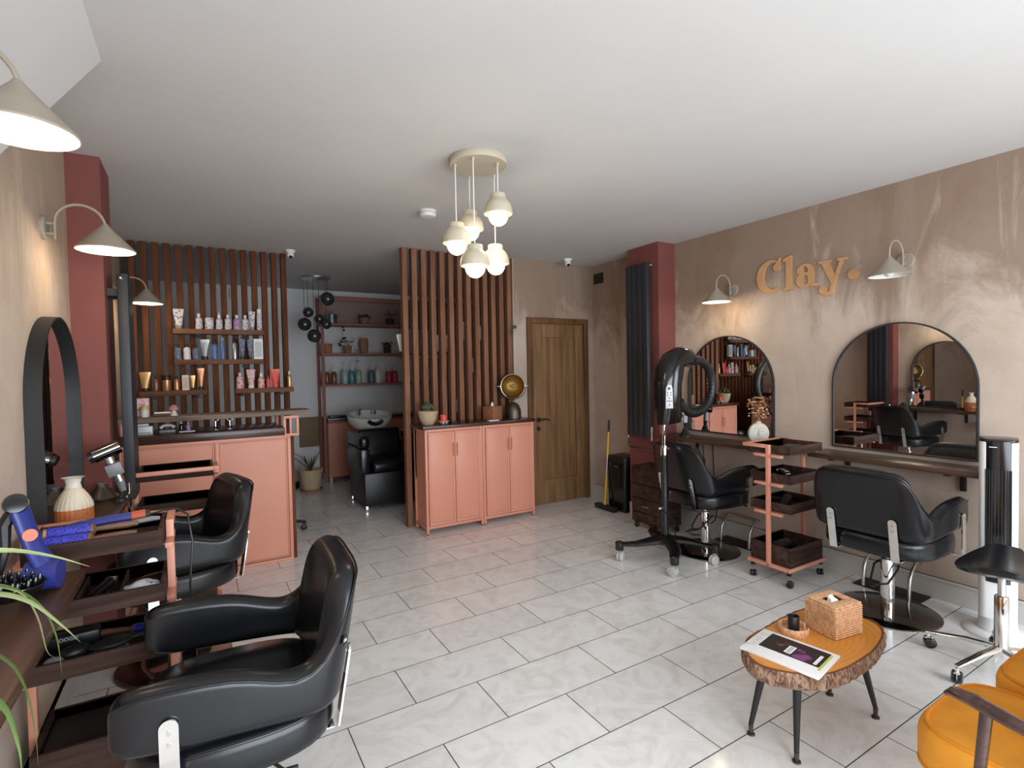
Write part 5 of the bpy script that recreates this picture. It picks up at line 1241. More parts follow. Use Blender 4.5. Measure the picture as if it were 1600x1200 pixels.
t = thing('clay_vase', 'tall tan clay vase on the middle wash area shelf', 'vase', (2.012, 7.45, 1.746)); obj('body', MB().lathe([(0, 0), (0.045, 0), (0.058, 0.06), (0.062, 0.14), (0.055, 0.20), (0.045, 0.215), (0.040, 0.215), (0.04, 0.2), (0, 0.19)], n=24), plain('ochre clay', (0.36, 0.20, 0.12), 0.8), t)
pot('clay_pot', 2.349, 1.746, 0.055, 0.048, 0.110, plain('black clay', (0.05, 0.045, 0.04), 0.8), 'dark square-shouldered pot at the right of the middle wash area shelf', 'clump')
t = thing('watering_can', 'grey metal watering can on the top wash area shelf', 'watering can', (1.58, 7.45, 2.156)); obj('body', MB().lathe([(0, 0), (0.072, 0), (0.072, 0.12), (0.05, 0.13), (0, 0.13)], n=22), plain('zinc', (0.20, 0.22, 0.23), 0.4, 0.8), t); obj('handle', MB().tube([(-0.05, 0, 0.12), (-0.03, 0, 0.165), (0.02, 0, 0.165), (0.045, 0, 0.12)], 0.006, 6), M['grey'], t); obj('spout', MB().cyl((0.06, 0, 0.05), (0.115, 0, 0.12), 0.012, 0.009), M['grey'], t)
pot('trailing_plant', 2.03, 2.156, 0.07, 0.055, 0.09, M['brown_pot'], 'bushy dark trailing plant on the top wash area shelf', 'clump', 'plants on the top wash area shelf')
pot('trailing_plant', 2.40, 2.156, 0.06, 0.05, 0.09, plain('charcoal pot', (0.03, 0.03, 0.03), 0.7), 'trailing plant in a charcoal pot at the right of the top wash area shelf', 'vine', 'plants on the top wash area shelf')
t = thing('hanging_vine', 'thin dark vine hanging from the top wash area shelf beside the watering can', 'plant', (1.69, 7.345, 2.15)); b = MB(); b.tube([(0, 0, 0.01), (0.01, -0.02, -0.06), (0.0, -0.02, -0.20), (-0.02, -0.02, -0.27)], 0.002, 5)
for q in ((0.012, -0.02, -0.05), (0.02, -0.02, -0.09), (0.005, -0.02, -0.21), (0.03, -0.02, -0.20), (-0.02, -0.02, -0.25), (-0.045, -0.02, -0.28), (-0.03, -0.02, -0.30)): b.ball(q, 0.020, 0.8, 8)
obj('leaves', b, M['leaf_dark'], t)
# backwash unit
t = thing('backwash_chair', 'black upholstered backwash seat behind the slats in the wash area', 'wash chair', (1.80, 5.83, 0))
obj('base_box', MB().box(-0.335, 0.335, -0.30, 0.36, 0.055, 0.40, 0.015), M['black'], t)
obj('seat', MB().box(-0.25, 0.25, -0.33, 0.22, 0.402, 0.52, 0.045, 4), M['leather'], t)
obj('backrest', MB(TR(0, 0.24, 0.48) @ Matrix.Rotation(math.radians(-14), 4, 'X')).box(-0.25, 0.25, -0.055, 0.055, 0, 0.34, 0.04, 4), M['leather'], t)
for s in (-1, 1):
    x0, x1 = sorted((s*0.265, s*0.375)); a = obj('armrest', MB().box(x0, x1, -0.30, 0.34, 0.66, 0.80, 0.045, 4), M['leather'], t)
    x0, x1 = sorted((s*0.268, s*0.365)); obj('arm_panel', MB().box(x0, x1, -0.295, 0.33, 0.402, 0.662, 0.015), M['leather'], t)
    for y in (-0.27, 0.32): obj('foot', MB().box(s*0.30-0.025, s*0.30+0.025, y-0.025, y+0.025, 0, 0.054, 0.003), M['chrome'], t)
t = thing('wash_basin', 'white ceramic shampoo basin behind the backwash seat', 'basin', (1.775, 6.42, 0))
obj('pedestal', MB().box(-0.13, 0.13, -0.10, 0.12, 0, 0.78, 0.02), M['black'], t)
T = TR(0, 0, 0.79) @ Matrix.Rotation(math.radians(10), 4, 'X')
pr = [(0, 0), (0.14, 0.0), (0.21, 0.03), (0.255, 0.10), (0.270, 0.165), (0.268, 0.178), (0.250, 0.180), (0.235, 0.165), (0.21, 0.09), (0.15, 0.045), (0, 0.035)]
bs = obj('bowl', MB(T).lathe(pr, n=40, sy=0.92), M['basin'], t, True, 60)
obj('neck_rest', MB(T).tube([(-0.085, -0.243, 0.160), (-0.05, -0.248, 0.130), (0, -0.25, 0.118), (0.05, -0.248, 0.130), (0.085, -0.243, 0.160)], 0.024, 12), M['gloss'], t)
obj('mixer_tap', MB(T).cyl((-0.10, 0.10, 0.15), (-0.10, 0.10, 0.22), 0.018).tube([(-0.10, 0.10, 0.22), (-0.10, 0.07, 0.24), (-0.10, 0.03, 0.235)], 0.010), M['chrome'], t)
obj('spray_hose', MB(T).tube([(0.05, 0.12, 0.15), (0.055, 0.10, 0.22), (0.06, 0.03, 0.215), (0.06, -0.01, 0.19)], [0.008, 0.010, 0.014, 0.018]), M['chrome'], t)
# wall board, cable line, plant in the pot, stool behind the counter
o = obj('wooden_panel', MB().box(-0.125, 0.125, -0.04, 0, 0, 0.41, 0.003), plain('tan board', (0.22, 0.15, 0.085), 0.7), loc=(1.365, 7.235, 0.475)); tag(o, 'square tan wooden panel beside the wash area cabinet', 'panel')
o.location = (1.285, 7.70, 0.46)
t = thing('potted_spider_plant', 'spiky plant in a tan clay pot and saucer on the wash area floor', 'potted plant', (1.17, 6.95, 0))
obj('saucer', MB().lathe([(0, 0), (0.12, 0), (0.145, 0.03), (0.135, 0.03), (0.11, 0.012), (0, 0.012)], n=32), M['terracotta'], t)
obj('pot', MB().lathe([(0, 0.0125), (0.10, 0.0125), (0.138, 0.24), (0.150, 0.245), (0.152, 0.275), (0.135, 0.275), (0.13, 0.25), (0, 0.245)], n=32), M['tan_pot'], t)
b = MB(); random.seed(11)
def blade(b, p, w, flat=0.12):
    n = len(p); b.tube(p, [w*(0.55+0.45*math.sin(PI*min(1, (k+0.6)/n)))*(1-(k/(n-1))**3*0.93) for k in range(n)], 6, flat=flat)
for k in range(13):
    a = random.uniform(0, 2*PI); L = random.uniform(0.16, 0.30); s = random.uniform(0.25, 0.5)
    c, d = math.cos(a), math.sin(a); blade(b, [Vector((c*s*L*f*0.9, d*s*L*f*0.9, 0.245+L*f*(1-0.25*s*f))) for f in [q/6 for q in range(7)]], 0.012)
for a, L in ((2.7, 0.55), (3.4, 0.6), (2.2, 0.5)):
    c, d = math.cos(a), math.sin(a); b.tube([Vector((c*L*f*0.75, d*L*f*0.4, 0.25+0.50*f-0.28*f*f)) for f in [q/8 for q in range(9)]], 0.004, 5)
obj('foliage', b, plain('bronze foliage', (0.07, 0.075, 0.04), 0.6), t)
t = thing('rolling_stool', 'black rolling stool mostly hidden behind the right end of the reception counter', 'stool', (0.60, 5.235, 0))
obj('seat', MB().lathe([(0, 0.40), (0.16, 0.40), (0.18, 0.42), (0.18, 0.46), (0.165, 0.48), (0, 0.485)], n=30), M['leather'], t); obj('column', MB().cyl((0, 0, 0.10), (0, 0, 0.40), 0.02), M['black'], t)
for k in range(5):
    a = 0.1+2*PI*k/5; c, s = math.cos(a), math.sin(a); obj('leg', MB().tube([(0.01*c, 0.01*s, 0.12), (0.22*c, 0.22*s, 0.075)], [0.02, 0.012], 8), M['gloss'], t); caster(t, 0.22*c, 0.22*s, 0.024, 0.074, a=a)
# tall dark bookcase and tube rack seen through the right slats
t = thing('tall_bookcase', 'tall dark wooden bookcase seen through the gaps of the right slat screen', 'bookcase', (2.83, 5.35, 0))
obj('back_panel', MB().box(-0.62, 0.62, 0.10, 0.13, 0.0, 2.25), M['slat_dark'], t)
for x in (-0.62, 0.0, 0.60): obj('upright', MB().box(x, x+0.02, -0.15, 0.099, 0, 2.25), M['slat_dark'], t)
for z in (0.1, 0.55, 1.0, 1.4, 1.8, 2.2): obj('shelf', MB().box(-0.598, 0.598, -0.145, 0.099, z, z+0.02), M['slat_dark'], t)
for x, z, kd, bo, lb in ((2.45, 1.02, 'bottle', WHITEP, 'white bottle low in the tall bookcase'), (2.62, 1.42, 'tube', CREAMP, 'cream tube on a middle shelf of the tall bookcase'), (2.74, 1.82, 'can', WHITEP, 'white can on a high shelf of the tall bookcase'), (3.05, 1.82, 'bottle', PATB, 'dark bottle high in the tall bookcase'), (2.55, 1.82, 'box', CREAMP, 'cream carton high in the tall bookcase')):
    product(kd, 0.07, 0.19, bo, BL, (x, 5.27, z+0.001), lb, 'products in the tall bookcase')
for k, (x, z) in enumerate(((2.95, 1.42), (3.18, 1.02))):
    pot('trailing_plant', x, z+0.001, 0.05, 0.04, 0.08, M['brown_pot'], ('small trailing plant on a middle shelf of the tall bookcase', 'small trailing plant low in the tall bookcase')[k], 'vine', 'small plants in the tall bookcase', 5.26)
t = thing('tube_rack', 'narrow dark rack fixed behind the right slat screen, holding pale tubes', 'rack', (2.00, 4.90, 1.62))
obj('board', MB().box(-0.34, 0.34, -0.045, 0.05, 0, 0.016), M['slat_dark'], t); obj('rear_rail', MB().box(-0.34, 0.34, -0.094, -0.045, -0.02, 0.015), M['slat_dark'], t)
for k, (x, bo, lb) in enumerate(((1.69, WHITEP, 'white tube tilting out left of the right slat screen'), (1.82, GREENB, 'green tube on the rack behind the right slat screen'), (1.92, cmat('mint pack', (0.50, 0.60, 0.42)), 'mint green tube on the rack behind the right slat screen'), (2.05, WHITEP, 'white tube on the rack behind the right slat screen'), (2.17, PATP, 'pink tube on the rack behind the right slat screen'))):
    q = product('tube', 0.062, 0.20, bo, BL, (x, 4.905, 1.637), lb, 'tubes on the rack behind the slats')
    if k == 0: q.rotation_euler = (0, -0.10, 0); q.location.z = 1.641
t = thing('leaf_sprig', 'small green leaf sprig poking out at the right end of the right slat screen', 'plant', (2.815, 4.730, 1.86)); b = MB()
b.tube([(0, 0, 0), (0.01, -0.02, 0.03), (0.02, -0.035, 0.06)], 0.002, 5); b.ball((0.005, -0.02, 0.02), 0.024, 0.8, 10, sy=0.3); b.ball((0.028, -0.035, 0.062), 0.024, 0.75, 10, sy=0.3); b.ball((0.012, -0.02, -0.01), 0.016, 1.0, 10, sy=0.3)
obj('leaves', b, plain('ivy green', (0.035, 0.075, 0.03), 0.5), t)
# small white fittings on the ceiling and wall behind the left slats
o = obj('wall_box', MB().box(-0.05, 0.05, -0.03, 0, 0, 0.12, 0.004), M['white'], loc=(0.42, 7.70, 2.47)); tag(o, 'small white box high on the far wall, seen between the left slats', 'junction box')

# ================================================================== RIGHT SHELF ITEMS
t = thing('face_vase', 'round flat cream vase with a modelled face on the far right shelf', 'vase', (3.79, 2.56, 0.846), math.radians(-38))
# local -y is the face side
b = MB(); b.lathe([(0, -0.024), (0.066, -0.024), (0.076, -0.018), (0.080, -0.006), (0.080, 0.006), (0.076, 0.018), (0.066, 0.024), (0, 0.024)], (0, 0, 0.088), 40, (0, 1, 0), sy=1.1)
b.box(-0.035, 0.035, -0.022, 0.022, 0, 0.02, 0.004); obj('body', b, M['ceramic'], t)
b = MB(); b.tube([(0.0, -0.026, 0.13), (-0.004, -0.031, 0.10), (-0.008, -0.033, 0.078), (0.006, -0.029, 0.074)], 0.004, 6)
for s in (-1, 1): b.tube([(s*0.006, -0.026, 0.128), (s*0.022, -0.027, 0.138), (s*0.042, -0.026, 0.128)], 0.003, 6); b.tube([(s*0.014, -0.026, 0.108), (s*0.026, -0.027, 0.113), (s*0.038, -0.026, 0.106)], 0.003, 6)
b.tube([(-0.016, -0.026, 0.054), (0, -0.029, 0.058), (0.016, -0.026, 0.054)], 0.0035, 6); obj('face', b, M['ceramic'], t)
b = MB(); b.lathe([(0.02, 0.170), (0.022, 0.185), (0.017, 0.186), (0.015, 0.172)], n=16); obj('neck', b, M['ceramic'], t)
t = thing('dried_flowers', 'bunch of brown dried flowers standing in the face vase', 'dried flowers', (3.79, 2.56, 1.03))
b = MB(); b2 = MB(); random.seed(5)
for k in range(70):
    a = random.uniform(0, 2*PI); r = random.uniform(0, 0.085); z = 0.02+random.uniform(0.01, 0.17); rr_ = r*math.sin(min(1, z/0.07)*PI/2)
    b.ball((rr_*math.cos(a)*0.8, rr_*math.sin(a), z), random.uniform(0.008, 0.015), 0.7, 6)
for k in range(18):
    a = random.uniform(PI*0.5, PI*1.6); z = random.uniform(0.02, 0.17); r = 0.075
    b2.ball((r*math.cos(a)*0.9, r*math.sin(a)*1.0, z), 0.013, 0.35, 7, sy=0.5)
b.tube([(0, 0, 0), (0, 0, 0.08)], 0.012, 6)
obj('flower_heads', b, M['dried'], t)['kind'] = 'stuff'; obj('pale_petals', b2, M['dried_pale'], t)['kind'] = 'stuff'
def dryer_holder(loc, rz, label, hl, light):
    t = thing('hair_dryer_holder', label, 'holder', loc, rz)
    obj('base', MB().lathe([(0, 0), (0.062, 0), (0.060, 0.012), (0.030, 0.040), (0.020, 0.075), (0, 0.078)], n=26), M['gloss'], t)
    d = thing('hair_dryer', hl, 'hair dryer', (loc[0], loc[1], loc[2]+0.079), rz)
    obj('cord_end', MB().cyl((0, 0, 0), (-0.004, 0, 0.045), 0.015, 0.019), M['black'], d)
    obj('handle', MB().cyl((-0.004, 0, 0.046), (-0.010, 0, 0.125), 0.019, 0.020), M['lgrey' if light else 'grey'], d)
    obj('head', MB().cyl((-0.060, 0, 0.146), (0.050, 0, 0.165), 0.032, 0.034, 22), M['gloss'], d)
    obj('rear_grille', MB().cyl((-0.0605, 0, 0.146), (-0.066, 0, 0.145), 0.029, 0.024, 22), M['steel'], d)
dryer_holder((3.76, 3.26, 0.846), 0.7, 'black cone-shaped dryer holder on the far right shelf behind the ring of the hood dryer', 'black hair dryer with a pale grip standing on the far right shelf', True)

# things in the right trolley
RXc, RYc = 3.495, 2.152
o = obj('thinning_scissors', MB().tube([(-0.04, 0.0, 0.004), (0.02, 0.01, 0.006), (0.06, 0.03, 0.004)], 0.004, 6).tube([(0.06+0.012*math.cos(a), 0.04+0.012*math.sin(a), 0.005) for a in [2*PI*k/12 for k in range(12)]], 0.003, 6, closed=True), M['steel'], loc=(RXc+0.0, RYc+0.02, 0.888)); tag(o, 'steel scissors in the top tray of the right trolley', 'scissors')
o = obj('black_pouch', MB().box(-0.09, 0.09, -0.06, 0.06, 0, 0.028, 0.012), M['black'], loc=(RXc-0.02, RYc+0.045, 0.886), rot=(0, 0, 0.3)); tag(o, 'black pouch in the top tray of the right trolley', 'pouch')
o.location = (RXc+0.02, RYc-0.030, 0.8865)
t = thing('hair_clippers', 'black and chrome clippers in the second tray of the right trolley', 'clippers', (RXc-0.04, RYc-0.01, 0.693), 0.9); obj('body', MB().box(-0.08, 0.07, -0.022, 0.022, 0, 0.05, 0.012), M['gloss'], t); obj('blade', MB().box(0.071, 0.10, -0.022, 0.022, 0.01, 0.045, 0.004), M['chrome'], t); obj('chrome_plate', MB().box(-0.06, 0.06, -0.016, 0.016, 0.0505, 0.056, 0.003), M['chrome'], t)
t = thing('black_hair_dryer', 'black hair dryer lying in the third tray of the right trolley', 'hair dryer', (RXc, RYc, 0.496), 0.4); obj('head', MB().cyl((-0.10, 0, 0.032), (0.06, 0, 0.032), 0.026, 0.032, 20), M['black'], t); obj('handle', MB().cyl((0.02, 0.025, 0.03), (0.05, 0.105, 0.022), 0.018, 0.015), M['black'], t)
t = thing('black_hair_dryer', 'black hair dryer dropped into the deep bottom tray of the right trolley', 'hair dryer', (RXc-0.05, RYc-0.005, 0.139), 0.2); obj('head', MB().cyl((-0.09, 0, 0.10), (0.07, 0.0, 0.075), 0.036, 0.042, 20), M['black'], t); obj('handle', MB().cyl((0.02, 0, 0.06), (0.06, 0.01, 0.012), 0.018, 0.015), M['black'], t); obj('coiled_cord', MB().tube([(0.04+0.05*math.cos(a), 0.03+0.04*math.sin(a), 0.012+0.004*a) for a in [0.5*k for k in range(30)]], 0.006, 6), M['matt'], t)

# ================================================================== LEFT SHELF AND TROLLEY ITEMS
t = thing('ribbed_vase', 'ribbed vase, cream above and terracotta below, on the left shelf before the mirror', 'vase', (-0.442, 2.665, 0.851)); t.scale = (0.84, 0.84, 0.93)
def ribbed(z0, z1, R):
    rings = []
    for k in range(9):
        z = z0+(z1-z0)*k/8; rings.append([Vector((R(z)*(1+0.035*abs(math.cos(12*a)))*math.cos(a), R(z)*(1+0.035*abs(math.cos(12*a)))*math.sin(a), z)) for a in [2*PI*q/96 for q in range(96)]])
    return rings
R = lambda z: 0.074-0.055*max(0, (z-0.10))*1.0 if z < 0.125 else 0.0725-0.0475*((z-0.125)/0.085)**1.5
obj('lower_body', MB().loft(ribbed(0, 0.120, lambda z: 0.072-0.10*z*z*0.5)), plain('ribbed terracotta glaze', (0.55, 0.17, 0.055), 0.45, noise=0.25, nscale=14), t, True, 50)
obj('upper_body', MB().loft(ribbed(0.1203, 0.205, R)), plain('cream glaze', (0.66, 0.58, 0.44), 0.4, noise=0.1, nscale=30), t, True, 50)
obj('lip', MB().lathe([(0.026, 0.2055), (0.022, 0.222), (0.026, 0.242), (0.036, 0.250), (0.032, 0.250), (0.021, 0.240), (0.018, 0.222), (0.020, 0.207)], n=24, sx=1.25), M['ceramic'], t)
t = thing('diffuser_dome', 'dark grey dome-shaped diffuser on the left shelf by the red column', 'diffuser', (-0.45, 3.395, 0.851)); obj('dome', MB().lathe([(0, 0), (0.068, 0), (0.070, 0.008), (0.052, 0.035), (0.026, 0.062), (0.024, 0.074), (0.014, 0.076), (0, 0.072)], n=36), M['bronze'], t); obj('collar', MB().lathe([(0.014, 0.0765), (0.020, 0.0765), (0.020, 0.082), (0.014, 0.082)], n=24), M['grey'], t)
t = thing('styling_hair_dryer', 'grey and steel hair dryer held upright at the end of the left shelf', 'hair dryer', (-0.36, 3.28, 0.851), 0.15)
obj('stand_foot', MB().lathe([(0, 0), (0.030, 0), (0.026, 0.012), (0, 0.014)], n=20).cyl((0, 0, 0.012), (0.012, 0, 0.05), 0.008), M['matt'], t)
obj('plug_end', MB().cyl((0.012, 0, 0.05), (0.000, 0, 0.10), 0.014, 0.020), M['grey'], t); obj('lower_band', MB().cyl((0.000, 0, 0.101), (-0.010, 0, 0.135), 0.0215), M['steel'], t)
obj('holder_grip', MB(TR(-0.022, 0, 0.165) @ Matrix.Rotation(math.radians(-18), 4, 'Y')).box(-0.034, 0.034, -0.028, 0.028, -0.032, 0.030, 0.004), M['grey'], t)
obj('upper_band', MB().cyl((-0.033, 0, 0.196), (-0.042, 0, 0.226), 0.0215), M['steel'], t); obj('head', MB().cyl((-0.102, 0, 0.235), (0.004, 0, 0.278), 0.034, 0.034, 24), M['darkchrome'], t); obj('nozzle', MB().cyl((-0.103, 0, 0.2345), (-0.120, 0, 0.227), 0.030, 0.026, 20), M['black'], t)
obj('cord', MB().tube([(0.014, -0.005, 0.055), (0.03, -0.02, 0.03), (0.035, -0.04, 0.005), (0.03, -0.09, 0.004)], 0.004, 6), M['black'], t)
# blue dryer with diffuser bowl
t = thing('blue_hair_dryer', 'ultramarine hair dryer with a black diffuser bowl on the near left shelf', 'hair dryer', (-0.40, 2.03, 0.851))
obj('head', MB().cyl((0.028, -0.01, 0.046), (-0.050, 0.0, 0.048), 0.042, 0.042, 28), M['bluep'], t)
hp = [Vector((-0.008, 0.0, 0.075)), Vector((-0.030, 0.01, 0.12)), Vector((-0.048, 0.018, 0.18)), Vector((-0.066, 0.024, 0.245))]
obj('handle', MB().tube(hp, [0.040, 0.034, 0.032, 0.032], 18, flat=0.5), M['bluep'], t)
obj('coral_badge', MB().lathe([(0, 0), (0.0175, 0), (0.0175, 0.002), (0, 0.003)], tuple(Vector((-0.043, 0.002, 0.170))+Vector((0.006, -0.0105, 0))), 24, (0.35, -1, 0.15)), M['orange_p'], t)
obj('end_filter', MB().lathe([(0, -0.006), (0.027, -0.006), (0.030, 0.0), (0.027, 0.016), (0, 0.018)], tuple(Vector((-0.070, 0.012, 0.262))), 26, (0.2, -1, 0.3)), M['gloss'], t)
obj('cord', MB().tube([(-0.078, 0.02, 0.245), (-0.100, 0.02, 0.20), (-0.098, 0.01, 0.13), (-0.110, 0.0, 0.06), (-0.112, 0.02, 0.02)], [0.014, 0.018, 0.014, 0.007, 0.006], 8), M['black'], t)
bw = obj('diffuser_bowl', MB(TR(-0.075, -0.095, 0.020) @ Matrix.Rotation(math.radians(8), 4, 'Y')).lathe([(0, 0), (0.035, 0), (0.070, 0.020), (0.083, 0.045), (0.079, 0.046), (0.066, 0.026), (0.034, 0.010), (0, 0.008)], n=36), M['gloss'], t)
b = MB(TR(-0.075, -0.095, 0.020) @ Matrix.Rotation(math.radians(8), 4, 'Y'))
for k in range(46):
    r = 0.068*math.sqrt((k+0.5)/46); a = k*2.39996; z0 = 0.008+max(0, r-0.03)*0.6; b.lathe([(0.0052, 0), (0.0045, 0.028), (0.003, 0.034), (0, 0.036)], (r*math.cos(a), r*math.sin(a), z0), 7)
obj('prongs', b, M['gloss'], bw)['kind'] = 'stuff'
# in the near left trolley (top tray inside z about 0.885)
LXc, LYc = -0.318, 2.365; zt = 0.8865
t = thing('hot_air_styler', 'ultramarine hot air styler with a coral collar lying on the near left trolley', 'styler', (LXc, LYc+0.045, zt+0.045), 0.03)
obj('barrel', MB().tube([(-0.115, -0.02, -0.012), (-0.095, -0.005, 0.004), (-0.06, 0.0, 0.010), (0.02, 0, 0.016), (0.085, 0.0, 0.018)], [0.014, 0.019, 0.021, 0.021, 0.021], 18), M['bluep'], t); obj('coral_collar', MB().cyl((0.0855, 0, 0.018), (0.128, 0.0, 0.020), 0.0222), M['ruby'], t); obj('end_cap', MB().cyl((0.1285, 0, 0.02), (0.142, 0, 0.021), 0.018), M['black'], t)
obj('cord', MB().tube([(0.142, 0, 0.021), (0.18, 0, 0.028), (0.225, 0.0, 0.030), (0.262, -0.02, 0.005), (0.275, -0.05, -0.10), (0.262, -0.06, -0.25), (0.265, -0.06, -0.42), (0.262, -0.05, -0.60), (0.30, 0.0, -0.80), (0.33, 0.05, -0.925)], 0.0040, 8), M['black'], t)
def round_brush(loc, rz, label, L=0.115, r=0.025):
    t = thing('round_brush', label, 'hair brush', loc, rz, 'blue round brushes'); obj('bristle_barrel', MB().cyl((-L, 0, 0), (0, 0, 0), r, n=22), M['brightblue'], t); obj('wood_end', MB().cyl((-L-0.010, 0, 0), (-L-0.0003, 0, 0), r*0.9), plain('pale beech', (0.46, 0.27, 0.15), 0.5), t)
    obj('handle', MB().lathe([(0, 0.0003), (r*0.9, 0.0003), (r*0.9, 0.008), (0.008, 0.016), (0.010, 0.05), (0.012, 0.10), (0.009, 0.135), (0, 0.138)], (0, 0, 0), 18, (1, 0, 0)), plain('walnut handle', (0.16, 0.08, 0.045), 0.4), t); return t
rb = round_brush((LXc-0.025, LYc-0.035, zt+0.056), 0.05, 'upper one of the two blue round brushes on the near left trolley')
copy_tree(rb, (LXc-0.025, LYc-0.088, zt+0.036), 0.02, 'lower one of the two blue round brushes, against the near rim of the trolley', 'blue round brushes')
o = obj('hair_straightener', MB().tube([(-0.09, 0, 0.012), (0.0, 0, 0.014), (0.07, 0, 0.020), (0.095, 0, 0.018)], [0.008, 0.011, 0.014, 0.010], 12, flat=0.7), M['grey'], loc=(LXc+0.080, LYc-0.008, zt+0.040), rot=(0, 0, 0.06)); tag(o, 'grey hair straightener lying right of the blue brushes', 'straightener')
o = obj('black_comb', MB().box(-0.05, 0.05, -0.035, 0.035, 0, 0.012, 0.005), M['black'], loc=(LXc-0.11, LYc+0.02, zt), rot=(0, 0, 0.3)); tag(o, 'flat black comb case at the left of the top trolley tray', 'comb case')
o = obj('steel_clip', MB().tube([(0.02*math.cos(a), 0.012*math.sin(a), 0.004) for a in [2*PI*k/14 for k in range(14)]], 0.003, 6, closed=True), M['steel'], loc=(LXc-0.13, LYc-0.065, zt)); tag(o, 'small looped steel clip in the near left trolley', 'clip')
z2 = 0.693
obj('divider', MB().box(-0.003, 0.003, -0.13, 0.13, 0.011, 0.05), M['tray'], trN).location = (0.06, 0, 0.682)
obj('divider', MB().box(-0.003, 0.003, -0.13, 0.13, 0.011, 0.05), M['tray'], trN).location = (-0.06, 0, 0.682)
t = thing('cordless_clippers', 'black cordless clippers in the middle bay of the second trolley tray', 'clippers', (LXc-0.005, LYc-0.03, z2), 1.2); obj('body', MB().tube([(-0.065, 0, 0.024), (0.0, 0, 0.030), (0.055, 0, 0.036)], [0.014, 0.017, 0.019], 12), M['gloss'], t); obj('blade', MB().box(0.056, 0.075, -0.018, 0.018, 0.022, 0.05, 0.003), M['steel'], t)
t = thing('hair_trimmer', 'small dark trimmer in the left bay of the second trolley tray', 'trimmer', (LXc-0.125, LYc-0.03, z2), 0.9); obj('body', MB().tube([(-0.05, 0, 0.018), (0.045, 0, 0.022)], [0.011, 0.014], 12), M['black'], t); obj('blade', MB().box(0.046, 0.060, -0.014, 0.014, 0.014, 0.034, 0.002), M['chrome'], t)
for k, (x, y, a) in enumerate(((-0.01, -0.095, 0.4), (0.03, -0.10, 1.2), (0.01, -0.015, 2.0))):
    o = obj('sectioning_clip', MB().tube([(-0.025, 0, 0.005), (0, 0, 0.014), (0.03, 0, 0.006)], [0.003, 0.005, 0.003], 6), M['steel'], loc=(LXc+x, LYc+y, z2), rot=(0, 0, a)); tag(o, 'steel sectioning clip loose in the second trolley tray, '+('nearest the rim', 'by the divider', 'behind the clippers')[k], 'clip', 'steel clips in the trolley')
b = MB(); rings = []
for k in range(9):
    f = k/8; w = 0.035*math.sin(PI*min(max(f, 0.06), 0.94))**0.6; rings.append([Vector((-0.055+0.11*f, w*math.cos(a)*1.1, 0.022+0.020*math.sin(PI*f)*math.sin(a)+0.004*math.sin(7*f+3*a))) for a in [2*PI*q/12 for q in range(12)]])
b.loft(rings); o = obj('cloth_pouch', b, pattern('white and blue cloth', (0.62, 0.65, 0.68), (0.10, 0.15, 0.28), 30, 'noise', 0.58, 0.7), loc=(LXc+0.115, LYc-0.060, z2+0.004), rot=(0, 0, 0.1)); tag(o, 'crumpled white and blue pouch in the right bay of the second trolley tray', 'pouch')
b = MB(); b.tube([(-0.05, 0, 0.03), (0, 0.01, 0.045), (0.05, 0.005, 0.05)], [0.004, 0.010, 0.004], 8, flat=0.4); o = obj('gold_clip', b, M['brass'], loc=(LXc+0.125, LYc-0.01, z2-0.005), rot=(0, 0, 0.2)); tag(o, 'gold hair clip behind the crumpled pouch', 'clip')
z3 = 0.496
t = thing('paddle_brush', 'large black oval paddle brush in the third tray of the near left trolley', 'hair brush', (LXc+0.02, LYc-0.045, z3+0.024), 0.15); obj('paddle', MB().ball((0, 0, 0.012), 0.065, 0.22, 24, sy=0.62), M['matt'], t); obj('handle', MB().tube([(0.06, 0, 0.012), (0.10, 0, 0.012), (0.14, 0, 0.012)], [0.010, 0.009, 0.010], 10), M['matt'], t)
b = MB()
for k in range(15): b.cyl((-0.05+k*0.007, -0.030, 0.006), (-0.052+k*0.007, -0.036, -0.018), 0.0014, n=5)
for k in range(30): b.cyl((-0.045+(k % 10)*0.010, -0.018+(k//10)*0.016, 0.004), (-0.045+(k % 10)*0.010, -0.018+(k//10)*0.016, -0.020), 0.0013, n=5)
obj('bristles', b, M['grey'], t)['kind'] = 'stuff'
t = round_brush((LXc+0.105, LYc+0.055, z3+0.03), 2.9, 'bright blue round brush in the third tray of the near left trolley', 0.05, 0.016)
t.location = (LXc+0.08, LYc+0.06, z3+0.028)
o = obj('black_pouch', MB().box(-0.075, 0.075, -0.03, 0.03, 0, 0.055, 0.010), M['black'], loc=(LXc-0.10, LYc+0.085, z3), rot=(0, 0, 0.03)); tag(o, 'black zip pouch standing at the back of the third trolley tray', 'pouch')
text_mesh('pouch_print', 'OOGO', 0.017, M['lgrey'], o, (-0.015, -0.0308, 0.042), (PI/2, 0, 0), 0.0002)
o = obj('hair_sponge', MB().ball((0, 0, 0.024), 0.024, 1.0, 14, sx=1.3), M['grey'], loc=(LXc-0.13, LYc-0.09, z3)); tag(o, 'round grey sponge at the near left of the third trolley tray', 'sponge')
o = obj('black_cap_roll', MB().ball((0, 0, 0.026), 0.032, 0.8, 16, sx=1.5), M['black'], loc=(LXc-0.085, LYc-0.03, z3), rot=(0, 0, 0.4)); tag(o, 'rolled black cloth beside the paddle brush', 'cloth')
o = obj('black_case', MB().box(-0.17, 0.17, -0.105, 0.105, 0, 0.10, 0.008), M['matt'], loc=(LXc, LYc, 0.1385)); tag(o, 'flat black equipment case in the bottom tray of the near left trolley', 'case')
obj('case_mark', MB().box(-0.165+0.03, -0.115, -0.1062, -0.1055, 0.055, 0.066), M['steel'], o)
